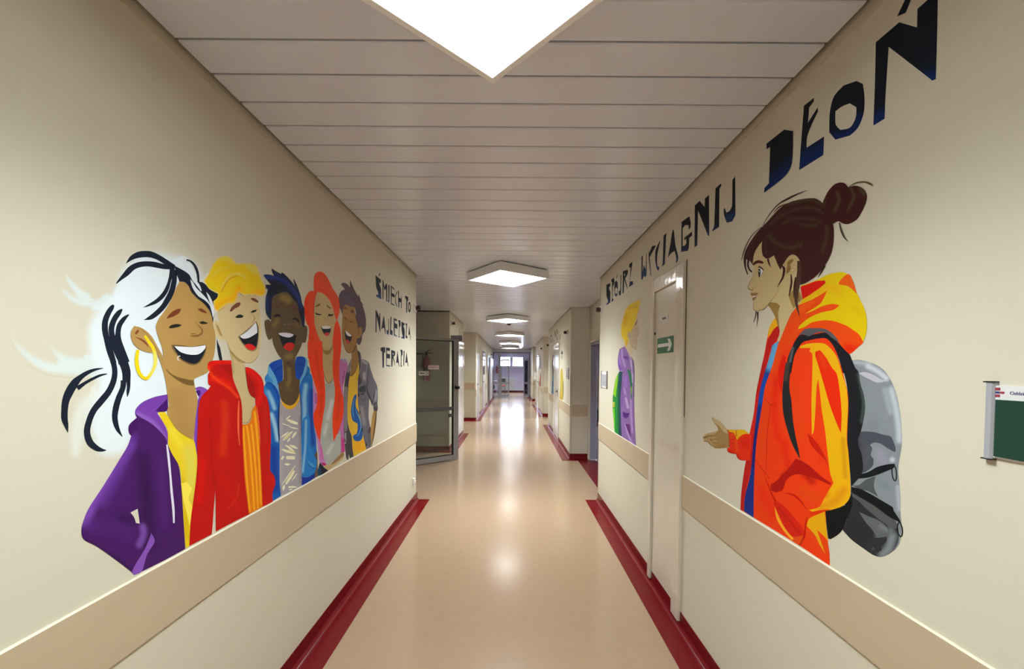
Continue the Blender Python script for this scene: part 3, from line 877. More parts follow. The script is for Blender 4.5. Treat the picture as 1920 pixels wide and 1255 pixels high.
P('#8A8A96', '965,310 1080,350 1060,395 1010,380 975,350')
P('#74737F', '945,230 965,300 965,420 935,550 925,545 950,420')
P('#2E303C', '920,780 1030,740 1040,850 935,862 910,820'); P('#2E303C', '940,885 1030,850 985,912'); P('#3A3A46', '945,960 990,1000 1040,935 1030,960 992,1010 950,975')
S('#30323C', '1050,500,8 1048,760,12 1085,900,30 1120,980,26 1150,1080,14'); S('#3C3C48', '1190,820,12 1175,930,24 1150,1040,14')
S('#8F8E9C', '1085,350,5 1060,420,7 1045,600,6 1040,740,4')
P('#3A3840', '1160,1060 1230,1010 1240,1150 1225,1180 1170,1170'); P('#55535E', '1175,1075 1225,1040 1228,1090 1190,1110')
P('#3A3840', '1065,1545 1100,1440 1130,1460 1130,1540')
part('arm')
P('#9A7840', '1170,1170 1225,1180 1215,1350 1180,1600 1130,1780 1120,1500 1140,1300')
S('#4A3424', '1215,1170,12 1200,1350,20 1165,1600,16 1135,1770,6')
part('shirt', 'yellow shirt with a blue curved letter')
P('#D0A828', '765,590 830,560 880,470 920,350 925,500 900,700 900,900 920,1150 975,1500 1045,1820 835,1940 812,1780 800,1600 745,1400 730,1150 740,850',
  [('#D89A10', '900,1750 960,1800', 130, 1), ('#E08A10', '1000,1700', 60, .7), ('#BE9A30', '900,480 890,800', 40, .6)])
P('#0C4E98', '880,890 850,905 820,980 795,1100 790,1220 820,1340 870,1370 900,1390 900,1480 885,1560 835,1580 822,1620 850,1670 910,1685 960,1660 985,1600 970,1450 940,1320 910,1180 900,1160 870,1100 870,1000 885,940')
S('#5AA0D0', '855,960,5 825,1060,8 820,1200,10 850,1300,5'); S('#5AA0D0', '868,1120,5 890,1210,10 935,1310,12 955,1450,12 920,1560,12 870,1600,4')
for c in ('915,905', '935,1200', '975,1490', '1045,1740'):
    a, b = [int(q) for q in c.split(',')]
    P('#101018', '%d,%d %d,%d %d,%d %d,%d' % (a - 10, b - 20, a + 10, b - 26, a + 12, b + 22, a - 8, b + 26))
part('neck')
P('#8C6A3A', '800,190 800,300 790,420 765,580 790,590 840,550 885,470 920,340 905,230 890,90 870,40 830,100')
S('#5E4426', '765,578,6 800,585,12 850,530,10 900,420,6'); S('#5E4426', '800,190,4 830,160,18 870,90,14 880,60,6')
part('face'); reg(*G1)
P('#96703C', '170,430 250,395 350,420 365,540 395,680 400,760 430,730 455,740 460,800 450,860 410,900 385,900 385,960 350,1050 310,1100 265,1115 230,1095 200,1020 170,900 165,760 168,600 172,500', [('#A8783C', '230,520 300,580', 70, .6)])
S('#6A4C28', '165,760,3 170,900,6 200,1020,8 245,1105,9 300,1110,8 340,1065,6 375,980,4')
P('#5A3A30', '188,470 200,440 225,440 236,475 218,462'); P('#5A3A30', '290,520 300,480 330,485 345,560 325,530')
S('#151518', '190,605,6 205,595,14 235,630,6'); S('#151518', '278,662,6 300,648,12 328,662,6')
S('#7A4A30', '215,690,4 222,720,10 245,735,10')
P('#161A22', '205,775 260,820 318,855 305,910 280,960 250,975 225,940 210,860'); P('#D8D8DA', '213,780 260,820 310,860 290,875 250,860 225,830'); P('#B83040', '220,930 245,915 275,945 262,982 240,972')
S('#5A3E20', '430,760,4 405,790,8 420,810,8 408,850,6'); S('#D0D0D0', '415,880,4 428,905,7 415,925,5')
part('hair', 'dark plum tufted hair')
P('#53424E', '148,105 170,85 210,85 250,110 280,150 283,50 290,45 310,100 350,190 405,290 402,250 415,260 435,320 445,370 455,362 462,385 480,405 465,410 490,480 515,600 518,700 505,790 465,850 455,930 430,995 395,990 385,950 385,900 410,900 450,860 460,800 455,740 430,730 400,760 390,680 365,600 370,520 350,440 280,430 230,400 190,430 175,480 172,560 150,490 120,430 115,340 125,260 160,200 210,180 180,140',
  [('#5C4C66', '180,260 300,380', 80, .8), ('#6A5A60', '270,410 330,400', 30, .6)])
# --- woman with orange hair
thing('orange', 'mural_figure', 'painted laughing woman with long orange hair and silver top', 'mural figure', 'laughing figures painted on the left wall')
part('jacket', 'pink jacket'); reg(*K6)
P('#B06AA8', '590,330 640,295 700,295 725,350 735,430 715,520 670,700 655,800 668,1000 668,1476 690,1856 610,1906 560,1600 600,1100 560,800',
  [('#8A1F70', '675,500 660,620 652,720', 16, .9), ('#8AA0C0', '650,300 700,320', 50, .9), ('#B81C70', '650,1650 655,1860', 45, .95), ('#C48ACB', '620,800 640,1100', 40, .6)])
P('#B478B8', '120,560 150,650 155,1000 150,1255 150,1350 190,1500 215,1700 240,1900 265,2040 330,2100 385,2085 330,1900 270,1650 270,1500 300,1100 220,900 180,760',
  [('#8A1F60', '195,880 200,1050', 16, .95), ('#C45AA0', '290,1700 310,1960', 50, .95), ('#A8A0C8', '215,1650 240,1900', 30, .8)])
P('#B01060', '290,2040 330,2095 385,2088 345,2050')
part('top', 'silver grey top')
P('#A0A5A4', '350,700 420,690 490,640 520,900 500,1255 490,1500 500,1680 610,1500 612,1900 520,1990 420,2080 380,2080 330,1950 290,1700 270,1650 300,1300 330,1100 360,900',
  [('#C2C6CA', '470,1000 400,1300', 55, .9), ('#BFC4C4', '380,1400 340,1560', 45, .9), ('#C0C4C2', '480,1740 400,1880', 50, .8), ('#94A096', '420,760', 70, .9), ('#8F9492', '450,1450 430,1650', 50, .6), ('#98A09C', '560,1900 440,2040', 40, .7)])
part('waist')
P('#B49A70', '380,2080 440,2075 520,2030 600,1900 665,1860 665,1960 560,2060 410,2170 390,2170 330,2100'); P('#8C6C45', '440,2075 520,1992 612,1902 665,1862 665,1925 590,1992 500,2060')
part('belt', 'black and dark blue belt end')
P('#10141E', '265,2041 300,2076 340,2126 405,2176 300,2246 220,2271 215,2216 240,2126'); P('#0E3A60', '258,2100 288,2176 288,2246 222,2270 215,2216')
part('neck')
P('#B39A6C', '300,40 310,300 330,500 360,640 400,700 430,700 480,630 490,500 480,300 490,40')
P('#8E7240', '300,110 350,150 420,150 470,90 482,50 475,130 430,210 380,235 330,190')
S('#8A6A3C', '320,480,6 345,600,10 385,685,14 425,705,14 470,660,12 490,610,6')
part('face'); reg(*O8)
P('#B9A478', '240,325 290,330 350,370 400,440 440,520 460,600 480,700 475,800 455,920 430,1020 400,1080 370,1092 330,1070 290,990 250,900 220,800 205,680 205,560 215,450')
P('#6B4A2C', '210,530 240,500 285,483 280,500 240,525'); P('#6B4A2C', '358,492 390,520 428,545 400,548 370,522')
P('#141418', '212,602 250,615 300,625 290,635 250,634 220,622'); P('#141418', '383,645 388,618 400,622 430,628 455,615 442,645 405,650')
S('#94784C', '370,650,3 385,680,6 365,700,6 335,690,4')
P('#1A1C28', '288,790 340,775 420,778 415,850 385,905 350,910 315,860'); P('#D8D8DC', '295,785 340,775 420,780 410,810 360,815 310,812'); P('#C03040', '330,880 370,862 400,870 380,905 350,910')
part('hair', 'long bright orange hair')
P('#DC4418', '198,320 195,250 198,150 215,95 245,70 280,65 320,80 370,140 410,210 440,280 480,340 515,400 532,500 530,600 512,665 500,690 485,700 460,600 440,520 400,440 350,380 290,340 240,335 215,420 202,560 203,680 215,790 250,900 290,990 310,1060 310,1200 120,1200 118,1100 130,900 135,810 95,720 72,600 75,450 110,360 150,320',
  [('#DE3208', '110,420 105,600 150,780 200,1100', 60, .9), ('#D24A2A', '280,120 400,260 480,480', 70, .8), ('#A83018', '225,330 208,430 200,600', 14, .8), ('#B23418', '260,300 350,330 430,430', 14, .5)])
reg(*K6)
P('#E23A08', '62,0 302,0 305,200 320,450 340,650 355,850 350,1076 330,1200 300,1400 280,1550 268,1700 230,1600 180,1450 148,1330 160,1220 200,1120 220,980 215,860 170,700 110,480 70,250 60,100',
  [('#C42A0C', '200,150 240,500 300,800', 40, .6), ('#E03C14', '140,100 170,400', 40, .6), ('#C03010', '300,900 270,1250', 40, .6)])
P('#E23A08', '553,-368 605,-220 625,0 620,150 600,330 590,500 600,700 630,850 655,950 665,1100 655,1250 600,1450 530,1620 495,1690 480,1500 475,1300 490,1150 515,950 515,780 490,600 480,400 490,150 480,0 515,-278',
  [('#CE4014', '560,0 545,300 560,600', 45, .7), ('#C42C0A', '600,900 560,1300', 45, .6)])
# --- boy with blue hair
thing('blue', 'mural_figure', 'painted laughing boy with navy spiky hair and blue hoodie', 'mural figure', 'laughing figures painted on the left wall')
part('hoodie'); reg(*J4)
P('#0C5AB0', '430,115 340,145 260,180 215,225 200,300 190,370 150,420 145,480 165,520 128,600 120,680 180,900 200,1255 200,2000 210,2530 273,2514 419,2423 394,2168 394,1525 388,1076 390,900 405,800 385,700 370,560 445,480 450,300 440,150',
  [('#8FC4E0', '200,680 260,800 310,950', 60, .9), ('#9CCBE2', '260,1050 320,1255 360,1480', 60, .9), ('#083C98', '300,590 370,680 395,780', 50, .9), ('#0A3A9A', '280,1650 320,2300', 150, 1), ('#3A90CC', '150,620 200,760', 50, .7)])
P('#0A44A8', '430,115 340,145 260,180 215,225 260,300 310,380 345,450 370,510 445,480 450,300')
S('#083088', '440,225,6 380,270,22 310,330,14 295,345,4')
P('#5C9CCB', '215,230 260,300 310,390 350,480 365,560 400,700 408,790 370,680 300,560 220,480 190,400 190,360 200,300')
P('#2F80C0', '190,365 230,420 290,500 270,520 165,520 145,480 150,420', [('#1A5AA8', '165,440', 40, .7)])
S('#0A3A98', '165,515,4 230,520,16 300,570,14 360,660,10 395,760,4')
S('#0A2868', '400,830,10 382,1000,24 375,1255,26 392,1500,20')
P('#1565B5', '680,85 740,75 800,85 850,105 865,160 862,230 890,260 905,310 900,350 935,400 950,500 958,700 959,1076 971,1221 1007,1440 1013,1585 1019,1707 1013,1804 1031,1925 1025,2083 765,2247 762,1683 746,1076 750,900 740,750 722,600 730,470 660,440 650,200',
  [('#8ABCDC', '835,560 810,760 815,1000 800,1300', 60, .9), ('#083A9C', '930,650 925,1100 960,1550', 60, 1), ('#2C80C8', '900,420', 60, .7)])
P('#0A44A8', '680,85 740,75 800,90 830,140 815,250 780,370 735,470 660,430 655,200')
S('#083088', '665,205,10 730,210,22 800,235,10')
P('#5C9CCB', '800,85 850,105 865,160 862,230 850,300 820,400 770,500 725,590 730,480 780,370 815,250 830,140')
P('#1E6AB0', '862,235 890,260 905,310 890,350 800,440 830,380 855,320')
S('#0A3A98', '900,340,4 860,370,12 800,440,12 740,560,6')
S('#0A2868', '740,660,8 752,1000,16 762,1400,12')
reg(*J5)
P('#1C74C0', '640,60 700,0 745,20 750,400 770,480 800,540 835,620 830,740 760,830 700,855 632,845 628,500', [('#8ABCDC', '690,60 680,420 660,620 645,780', 24, .9)])
P('#0A2E90', '632,845 700,855 760,830 810,795 812,860 700,930 630,968')
P('#3C8CCB', '708,618 780,660 828,712 790,718 735,680'); S('#0E4A98', '705,620,4 735,685,10 790,725,10 825,722,4')
part('hand')
P('#5A4638', '840,470 848,560 850,700 858,835 808,858 812,795 836,700 838,620 805,540 835,500')
part('shirt', 'grey shirt with pale leaf strokes and yellow collar'); reg(*J4)
P('#9A959E', '405,900 420,820 480,880 560,905 640,880 700,790 725,690 745,900 750,1076 762,1683 765,2247 745,2260 419,2423 394,2168 394,1525 388,1076', [('#7E7A86', '740,1100 750,2200', 45, .8), ('#A6A2AC', '420,1100 410,2200', 50, .7)])
P('#D6A01C', '418,805 470,865 530,897 590,900 650,860 700,780 728,685 735,740 715,830 660,920 600,960 540,968 480,930 440,880')
reg(*J5)
for q in ('410,50,10 440,25,18 470,0,12', '430,55,20 500,85,44 575,110,30', '365,110,14 470,145,8', '460,155,8 520,168,18 580,182,6', '345,300,8 400,260,24 450,220,6', '370,340,14 430,285,40 500,215,14', '495,310,10 525,265,34 560,220,8', '430,360,10 450,335,24 475,300,6',
          '350,460,8 420,490,36 540,525,10', '400,405,10 470,450,34 540,520,8', '465,405,10 520,430,34 570,455,10', '350,605,26 380,560,26', '415,580,46 535,582,50', '388,670,8 430,672,34 470,672,8', '355,955,6 450,820,16 545,685,6', '410,950,16 470,850,44 530,760,20', '490,905,4 530,850,14 568,795,4',
          '375,1035,10 380,990,34 392,955,6', '445,990,26 510,985,24 575,995,6', '450,1025,10 500,1020,18'):
    S('#DCD8BC', q)
for q in ('385,330,6 440,280,20 485,240,6', '440,470,6 510,500,16 535,518,4', '395,940,4 450,850,8 520,740,4'):
    S('#C8BE78', q)
part('neck'); reg(*J4)
P('#55432C', '430,80 450,200 460,400 445,480 370,520 385,650 415,790 470,860 530,895 590,900 650,860 700,780 728,680 725,590 735,475 665,440 650,200 670,60', [('#7A6438', '545,270 560,440 530,560', 60, .9), ('#3C2620', '550,180 560,230', 60, .9), ('#6A5434', '520,640 600,650', 60, .6)])
part('face'); reg(*B7)
P('#5A4934', '215,-336 295,-396 395,-436 485,-441 535,-406 595,-326 695,-206 725,-66 765,74 795,250 850,210 885,230 898,300 890,420 865,550 830,555 800,550 770,640 720,740 660,860 630,940 600,975 520,1010 450,975 400,880 330,790 270,680 225,560 210,460 145,500 105,430 75,310 58,190 65,120 110,98 150,105 170,130 185,130 190,0 195,-200',
  [('#8A743C', '420,-330 520,-280', 130, .85), ('#7E6840', '310,110 250,210', 80, .8), ('#76603C', '660,190 720,240', 60, .7), ('#86703E', '500,830 570,820', 110, .8), ('#3C2422', '520,960', 80, .9), ('#4A3A2C', '140,250 150,350', 45, .6), ('#4A3A2C', '850,420', 40, .6),
   ('#5E2E34', '290,-150 350,-190 395,-235', 38, .85), ('#5E2E34', '600,-180 650,-120 680,-80', 34, .85)])
P('#15171E', '232,45 255,8 310,-10 360,2 387,38 350,42 290,42 245,55'); P('#15171E', '590,92 640,62 690,75 730,115 742,165 722,150 700,125 650,100 600,102')
S('#8A7A6C', '430,165,4 435,185,8 460,195,8 485,178,6'); S('#8A7A6C', '505,178,6 540,200,9 575,185,8 572,155,4')
P('#141824', '335,385 420,400 620,395 685,408 660,520 640,620 560,700 480,690 420,630 380,520'); P('#CFCCDC', '328,375 380,358 480,358 580,375 628,395 600,430 530,450 440,435 370,410')
P('#C41E1E', '425,640 470,575 540,550 610,560 645,600 620,670 560,712 500,700 450,670', [('#A01018', '520,640', 60, .5)])
part('hair', 'dark navy blue spiky hair'); reg(*B6)
P('#141C3C', '140,275 165,262 250,262 345,285 320,220 295,150 310,148 390,200 490,250 500,220 515,225 560,260 650,350 740,460 758,492 725,350 740,355 790,450 830,560 870,680 900,830 940,920 950,1100 945,1290 900,1290 885,1200 870,1120 830,980 800,840 700,720 640,640 590,605 500,610 400,650 320,710 300,900 290,1150 270,1140 200,1040 180,900 190,700 230,560 190,520 175,460 290,460 220,380',
  [('#1B3080', '200,310 400,330 560,400 700,540 800,680 870,900', 70, .95), ('#17386E', '215,700 220,950', 40, .9), ('#1A3466', '380,240 480,280', 45, .7), ('#10151C', '320,470 520,520 300,600', 90, .95), ('#101624', '720,650 830,850 880,1100', 40, .7)])
# --- blond man
thing('blond', 'mural_figure', 'painted laughing blond man in red hoodie and orange striped shirt', 'mural figure', 'laughing figures painted on the left wall')
part('face'); reg(*Y5)
P('#C4AF85', '245,215 260,100 300,0 500,-40 880,-60 930,60 950,160 975,330 988,560 975,760 955,880 920,980 850,1055 780,1080 700,1065 620,1020 540,950 470,870 430,790 400,710 350,700 290,690 220,640 190,560 170,470 175,380 220,360 275,400 262,300',
  [('#CFBE9C', '975,300 990,560 970,800', 30, .8), ('#B8A480', '600,300 700,500', 120, .4), ('#CABC9A', '190,380 200,560 300,690', 25, .7)])
P('#A08350', '425,800 500,910 580,990 650,1040 710,1065 705,1110 640,1095 560,1060 510,1010 465,930')
S('#8A6F48', '400,710,3 440,830,8 540,955,8 640,1035,8 740,1085,10 830,1070,10 900,1010,8 940,930,4')
P('#A68550', '200,425 250,450 290,520 335,640 290,620 250,540 225,460')
P('#6E3F30', '452,215 480,150 560,80 615,62 635,80 615,130 540,170 480,220'); P('#6E3F30', '800,0 840,-10 890,5 935,45 938,72 890,60 830,30')
P('#161A1E', '545,320 575,285 630,268 685,292 670,318 600,328'); P('#161A1E', '800,235 840,200 915,188 890,220 840,240')
S('#9B7A4A', '785,238,3 850,280,10 872,320,12 858,370,10 828,418,5')
P('#8E7A58', '585,645 700,555 850,425 902,378 935,470 942,600 930,740 905,850 845,888 760,868 690,795 630,715'); P('#141825', '612,645 760,530 895,400 925,480 932,600 918,740 895,825 840,790 750,775 700,780 650,715')
P('#D5D8E2', '622,635 720,570 800,500 890,402 912,480 915,575 850,620 760,665 690,675 650,660'); P('#D42020', '705,780 760,762 830,775 893,825 860,865 820,872 760,850 720,815')
part('neck'); reg(*H2)
P('#BCA67C', '500,0 530,100 540,330 600,470 635,560 650,700 655,835 690,838 730,820 760,760 780,690 800,545 750,510 720,430 695,300 685,180 680,130 650,130 600,110 540,50', [('#A08858', '520,60 540,250', 40, .8)])
S('#94805A', '655,835,6 690,840,10 730,822,10 765,750,6')
part('hair', 'bright yellow sprayed hair'); reg(*Y4)
A('#DCBC0C', '150,470 240,340 290,240 340,160 400,95 480,65 580,80 650,130 700,185 800,180 920,185 1010,220 1055,300 1085,400 1125,490 1165,590 1155,690 1080,740 1000,720 900,712 800,715 735,680 705,780 640,850 560,850 480,905 400,975 340,950 310,850 310,780 380,690 230,610 190,540', 42,
  [('#D8C850', '430,120 540,120 620,170', 80, .8), ('#D2C860', '880,230 1000,320', 90, .8), ('#E6A008', '360,900 480,800 620,750 700,650 740,580', 80, .8), ('#E6A808', '960,660 1080,650', 90, .7), ('#D9C555', '470,600 520,480 620,380 760,370 830,420', 40, .9), ('#CC8A10', '460,640 540,490 620,420 710,395', 22, .9),
   ('#D8C040', '300,420 420,310 560,270', 36, .8), ('#E0A810', '330,460 430,350 600,290', 24, .5), ('#C8B818', '260,560 320,600', 60, .6), ('#E8A40C', '730,600 800,640', 50, .6)], grid=2.4)
S('#7A5C20', '740,660,4 765,690,8 795,715,4'); S('#7A5C20', '890,690,4 905,715,6'); S('#7A5C20', '985,690,4 1000,715,6'); S('#A8782C', '400,955,5 440,930,8 520,880,5')
# --- woman with white and black hair
MUR['thing'] = 'white'
part('hair_streaks', 'blue black hair streaks'); reg(*A_)
N_ = '#141B2A'
P(N_, '530,215 560,165 600,135 645,122 710,122 760,140 820,175 890,222 860,250 820,222 760,185 700,168 640,170 590,182')
P(N_, '458,358 500,300 550,240 600,210 660,197 740,200 815,218 895,222 890,255 820,255 760,245 700,235 650,238 600,255 550,300 500,335 465,362')
P(N_, '855,245 850,300 835,360 805,420 760,470 710,505 655,538 700,528 760,505 810,465 845,410 865,340 880,290 890,250')
P(N_, '870,250 870,300 868,340 850,410 820,470 790,520 740,570 690,610 662,629 715,626 755,605 805,560 850,500 885,430 905,350 908,265')
P(N_, '880,225 950,262 985,285 1020,320 1060,345 1090,350 1120,370 1145,402 1207,436 1202,464 1172,492 1178,540 1178,590 1170,655 1160,600 1140,550 1100,505 1050,465 1010,420 990,378 960,355 925,345 908,300 895,262')
P('#D0D6E2', '1003,330 1020,390 1060,450 1110,483 1144,518 1160,563 1171,615 1178,560 1146,505 1127,475 1090,434 1048,392 1020,345'); P('#D0D6E2', '1000,300 1040,330 1072,370 1088,412 1082,418 1050,375 1018,335')
P('#D0D6E2', '1120,422 1138,440 1160,480 1178,540 1173,600 1160,540 1140,480')
S(N_, '975,186,10 1005,195,12 1035,225,16 1055,270,18 1062,310,16 1066,350,12')
P(N_, '1200,760 1212,800 1225,830 1235,880 1243,928 1222,928 1212,890 1203,830')
reg(*W1)
S(N_, '1112,690,16 1095,715,44 1060,770,54 1030,850,58 1028,940,60 1050,1040,58 1080,1140,56 1112,1262,58')
S(N_, '1197,732,10 1165,765,46 1120,830,54 1092,910,56 1095,980,56 1120,1080,60 1160,1180,60'); S(N_, '1262,785,10 1215,825,40 1170,890,50 1155,970,52 1158,1050,70 1180,1140,90 1215,1262,112')
reg(*W2)
S(N_, '572,-10,64 600,110,60 640,230,58 655,330,58 640,430,62 590,540,66 510,640,70 430,740,66 382,850,66 358,970,68 388,1080,74 455,1143,62 515,1165,36 562,1168,8')
S(N_, '665,-10,112 700,100,116 745,220,98 778,330,92 778,440,84'); S(N_, '748,420,62 740,500,58 700,600,62 670,700,66 655,800,62 665,880,56 690,950,40 735,1022,6'); S(N_, '798,380,50 802,480,38 795,540,32 788,596,6')
S(N_, '530,290,6 450,303,26 370,333,42 290,385,56 225,450,84 165,550,90 130,640,78 118,740,70 118,830,68 136,900,46 152,975,6'); S(N_, '573,350,8 500,366,24 420,402,30 340,446,34 255,505,50')
part('hoodie', 'purple hoodie'); reg(*C_)
P('#3E1458', '575,125 500,140 430,170 390,210 385,240 395,262 350,305 348,350 362,370 340,430 280,530 200,660 110,800 75,890 70,940 85,980 160,1020 260,1090 365,1170 380,1188 450,1155 560,1100 680,1035 672,900 665,780 655,640 640,540 600,470 575,410 575,350 550,290 515,235 545,228 580,200 575,160',
  [('#6E3E9E', '350,420 285,530 210,650 135,770 90,870', 60, .95), ('#5A2C86', '370,380 300,560 200,760', 60, .6), ('#2C0D42', '430,500 445,650 460,880 460,1000', 75, .85), ('#4A1C6C', '160,900 300,900 340,960', 80, .5), ('#7348A0', '430,905 435,950 410,1010', 36, .8), ('#2C0D42', '100,990 260,1080 370,1170', 22, .8), ('#4A2070', '540,500 560,900', 40, .5), ('#2C0D42', '300,850 360,870', 50, .7), ('#4A2070', '120,900', 60, .6)], grid=3)
P('#6B3799', '575,125 500,140 430,170 390,210 388,240 420,262 470,290 520,330 560,375 577,412 576,350 550,290 515,235 545,228 580,200', [('#8558B2', '400,240 450,265 500,300 560,380', 24, .9)])
P('#3B1060', '505,222 545,180 576,150 580,215 548,232')
P('#7B4AA8', '480,940 500,990 455,1070 425,1165 380,1188 365,1172 390,1120 440,1040 462,990', [('#5A2C86', '470,960', 30, .5)])
P('#3A1054', '350,305 395,262 430,280 400,320 362,370 348,350')
P(WALL, '358,820 400,798 406,840 412,885 390,882 380,850')
reg(*A_)
P('#7540A5', '1040,1130 1080,1118 1130,1140 1145,1170 1100,1200 1075,1255 1068,1345 1062,1480 1056,1620 1035,1570 1036,1430 1050,1260 1075,1180', [('#8450B2', '1100,1150', 40, .4)])
P('#3F1068', '1046,1150 1075,1145 1082,1168 1068,1195 1055,1170')
part('shirt', 'yellow shirt'); reg(*C_)
P('#D4B81E', '520,230 560,228 600,280 640,335 700,378 728,392 740,430 750,500 748,640 730,740 705,1020 682,1030 672,900 660,700 648,560 600,470 580,415 575,330 545,280',
  [('#CEC04C', '700,450 720,600 690,760', 60, .9), ('#C4A404', '660,620 680,800 690,960', 30, .8), ('#E0D040', '600,340 650,420', 40, .5)])
P('#E6D24C', '655,650 690,640 720,680 700,740 722,790 705,900 690,830 672,760')
part('drawstring', 'pale drawstring')
S('#CFC8DC', '572,420,8 580,480,14 592,600,12 600,700,14 610,800,14 613,882,10')
part('face'); reg(*A_)
P('#A5824B', '925,345 900,390 875,450 845,510 815,560 770,620 750,670 752,700 770,760 795,830 808,905 760,820 720,750 680,710 640,685 590,672 568,710 568,760 590,810 640,850 710,870 745,865 765,895 790,960 810,1030 825,1100 835,1180 845,1255 832,1307 868,1382 918,1445 993,1495 1028,1507 1045,1330 1058,1220 1043,1145 1030,1076 1033,1061 1129,1016 1140,988 1174,909 1188,819 1188,735 1171,662 1160,600 1140,555 1100,505 1050,465 1010,420 990,378 960,350',
  [('#977341', '900,1200 960,1450', 120, .6), ('#B08C54', '1000,560 1000,700', 120, .35)], grid=5)
reg(*W3)
P('#6B5029', '622,772 700,845 780,885 860,905 940,925 995,930 998,1000 930,995 860,975 780,930 700,870 650,820')
P('#6E3520', '632,125 680,60 740,15 800,-8 828,0 800,50 740,88 680,112'); P('#6E3520', '1040,-5 1090,-8 1140,20 1170,54 1120,45 1080,30')
P('#1E1F18', '663,238 700,208 770,193 836,207 800,230 720,248 680,250'); P('#1E1F18', '1060,172 1110,158 1182,182 1140,195 1090,192')
S('#7A5A30', '1012,168,4 1060,220,12 1100,270,20 1095,315,24 1050,345,28 990,350,24 948,348,10'); S('#7A5A30', '955,325,14 990,318,14 1022,325,8')
P('#6B5430', '698,468 760,465 860,475 960,490 1060,475 1153,460 1158,520 1122,622 1062,705 990,733 920,718 830,665 760,585 712,515')
P('#111827', '722,485 850,490 960,495 1060,485 1146,472 1140,540 1100,630 1040,700 985,714 900,690 820,640 770,570')
P('#D8DAE8', '738,484 850,490 960,495 1060,485 1145,470 1145,505 1100,560 1050,590 980,597 900,588 820,560 770,520')
S('#D0D0C8', '815,610,10 790,618,14 778,640,14 785,662,14 808,672,8')
P('#7A3A20', '220,320 245,275 272,265 268,300 238,332'); S('#7A3A20', '228,365,5 290,390,18 350,430,26 400,490,8')
S('#8A6C3C', '250,232,3 320,275,8 390,340,8 450,430,8 520,560,8 590,690,6')
part('earring', 'large gold hoop earring')
S('#DCC010', '350,345,26 400,420,38 455,500,42 485,600,48 490,700,46 462,790,44 420,860,42 370,905,42 315,880,42 275,820,46 252,740,50 245,640,48 262,530,44', soft=[('#DAD070', '485,600 490,700 450,830', 90, .8)])
# red hoodie of the blond man lies over his neighbours
part('hoodie', 'bright red hoodie', key='blond'); reg(*H2)
P('#B20C08', '240,150 258,118 320,102 520,100 528,200 545,330 600,470 635,570 648,700 653,1004 663,1225 674,1445 697,1665 729,1912 553,2000 339,2116 337,1800 331,1621 317,1808 297,2072 289,2149 25,2286 42,1995 69,1775 102,1533 119,1335 119,1213 115,1080 125,900 130,700 145,590 180,510 240,450 278,400 250,380 245,265 265,235 240,200',
  [('#D61408', '270,170 300,130 500,115', 55, .9), ('#D81606', '290,320 420,340 500,400', 70, .8), ('#E23C10', '245,170 285,270 400,365 500,430 600,535', 26, .9), ('#C62C0C', '430,600 450,800 420,1200', 80, .75), ('#CC0A05', '180,1300 150,1750', 70, .7), ('#9C0606', '270,800 300,1400 330,1600', 45, .6), ('#A80A08', '600,700 620,1400', 50, .6), ('#CE3018', '610,1560 590,1700 520,1800 480,1840', 18, .7), ('#C81008', '420,1500 600,1850', 60, .4)], grid=2.8)
P('#A00808', '350,160 420,148 522,150 535,310 500,270 430,205')
P('#B80C08', '685,180 720,182 780,210 830,250 880,310 903,390 905,480 940,540 965,640 980,800 988,1004 978,1390 1027,1467 1038,1555 1005,1665 1010,1764 889,1824 872,1445 850,1004 845,900 830,780 805,620 803,545 750,510 720,430 697,300',
  [('#D61208', '720,210 820,290 870,400 860,540 830,610', 60, .9), ('#BC2410', '915,650 930,1050', 36, .7), ('#CC0A05', '960,1500', 80, .6)])
P('#A00808', '690,240 740,300 790,400 806,545 750,512 715,420')
part('drawstring', 'orange drawstring', key='blond')
S('#E0603A', '608,578,12 604,700,20 602,850,20 606,980,16 620,1106,6'); part('drawstring', 'shorter orange drawstring', key='blond'); S('#E0603A', '820,642,6 835,780,15 850,950,15 861,1092,5')
part('shirt', 'orange striped shirt', key='blond')
P('#D4700A', '760,700 790,640 805,620 830,780 845,900 850,1004 872,1445 889,1824 729,1912 697,1665 674,1445 663,1225 653,1004 650,850 690,855 730,835 755,780', [('#E08010', '860,1700 740,1850', 80, .5)])
for q in ('700,868,20 722,1004,24 745,1225,24 768,1500,24 792,1870,20', '752,848,20 772,1000,24 795,1250,24 815,1500,22 835,1845,20', '792,700,24 815,900,26 832,1100,24 852,1400,20 868,1800,16', '660,880,16 676,1150,22 702,1500,22 738,1880,16'):
    S('#EA9C1A', q)
# --- lettering
def word(key, label, letters):
    thing(key, 'painted_word', label, 'lettering', 'words painted on the left wall')
    for pts in letters:
        part('letter', n=word.n); word.n += 1
        for q in (pts if isinstance(pts, list) else [pts]):
            if callable(q): q()
            else: P('#141A2C', q, soft=word.soft, grid=4, corner=28)
word.n = 0
TB = '#23507E'
reg(*T8)
word.soft = [(TB, '40,640 130,720 240,790 380,860 520,930 680,1000', 130, .75)]
word('w1', 'painted word ŚMIECH, top line on the left wall', [
 ['50,205 180,315 175,395 140,365 150,440 180,530 188,775 65,705 65,665 115,660 110,600 70,500 60,400', '125,220 145,148 162,165 140,238'],
 '215,320 235,330 262,480 300,400 325,420 328,825 302,820 300,520 265,570 240,460 235,770 215,765',
 '352,430 382,440 375,855 340,820 342,800 355,790',
 '410,445 495,520 495,560 432,490 432,620 500,660 500,735 432,700 430,860 502,905 500,925 412,885',
 [lambda: S('#20242E', '562,590,14 530,660,18 520,760,12 530,870,18 562,950,12')],
 '580,560 600,575 605,730 655,760 655,685 665,690 665,990 650,985 650,850 612,830 610,970 590,965'])
reg(*T8); word.soft = [(TB, '780,1080 850,1090', 50, .6)]
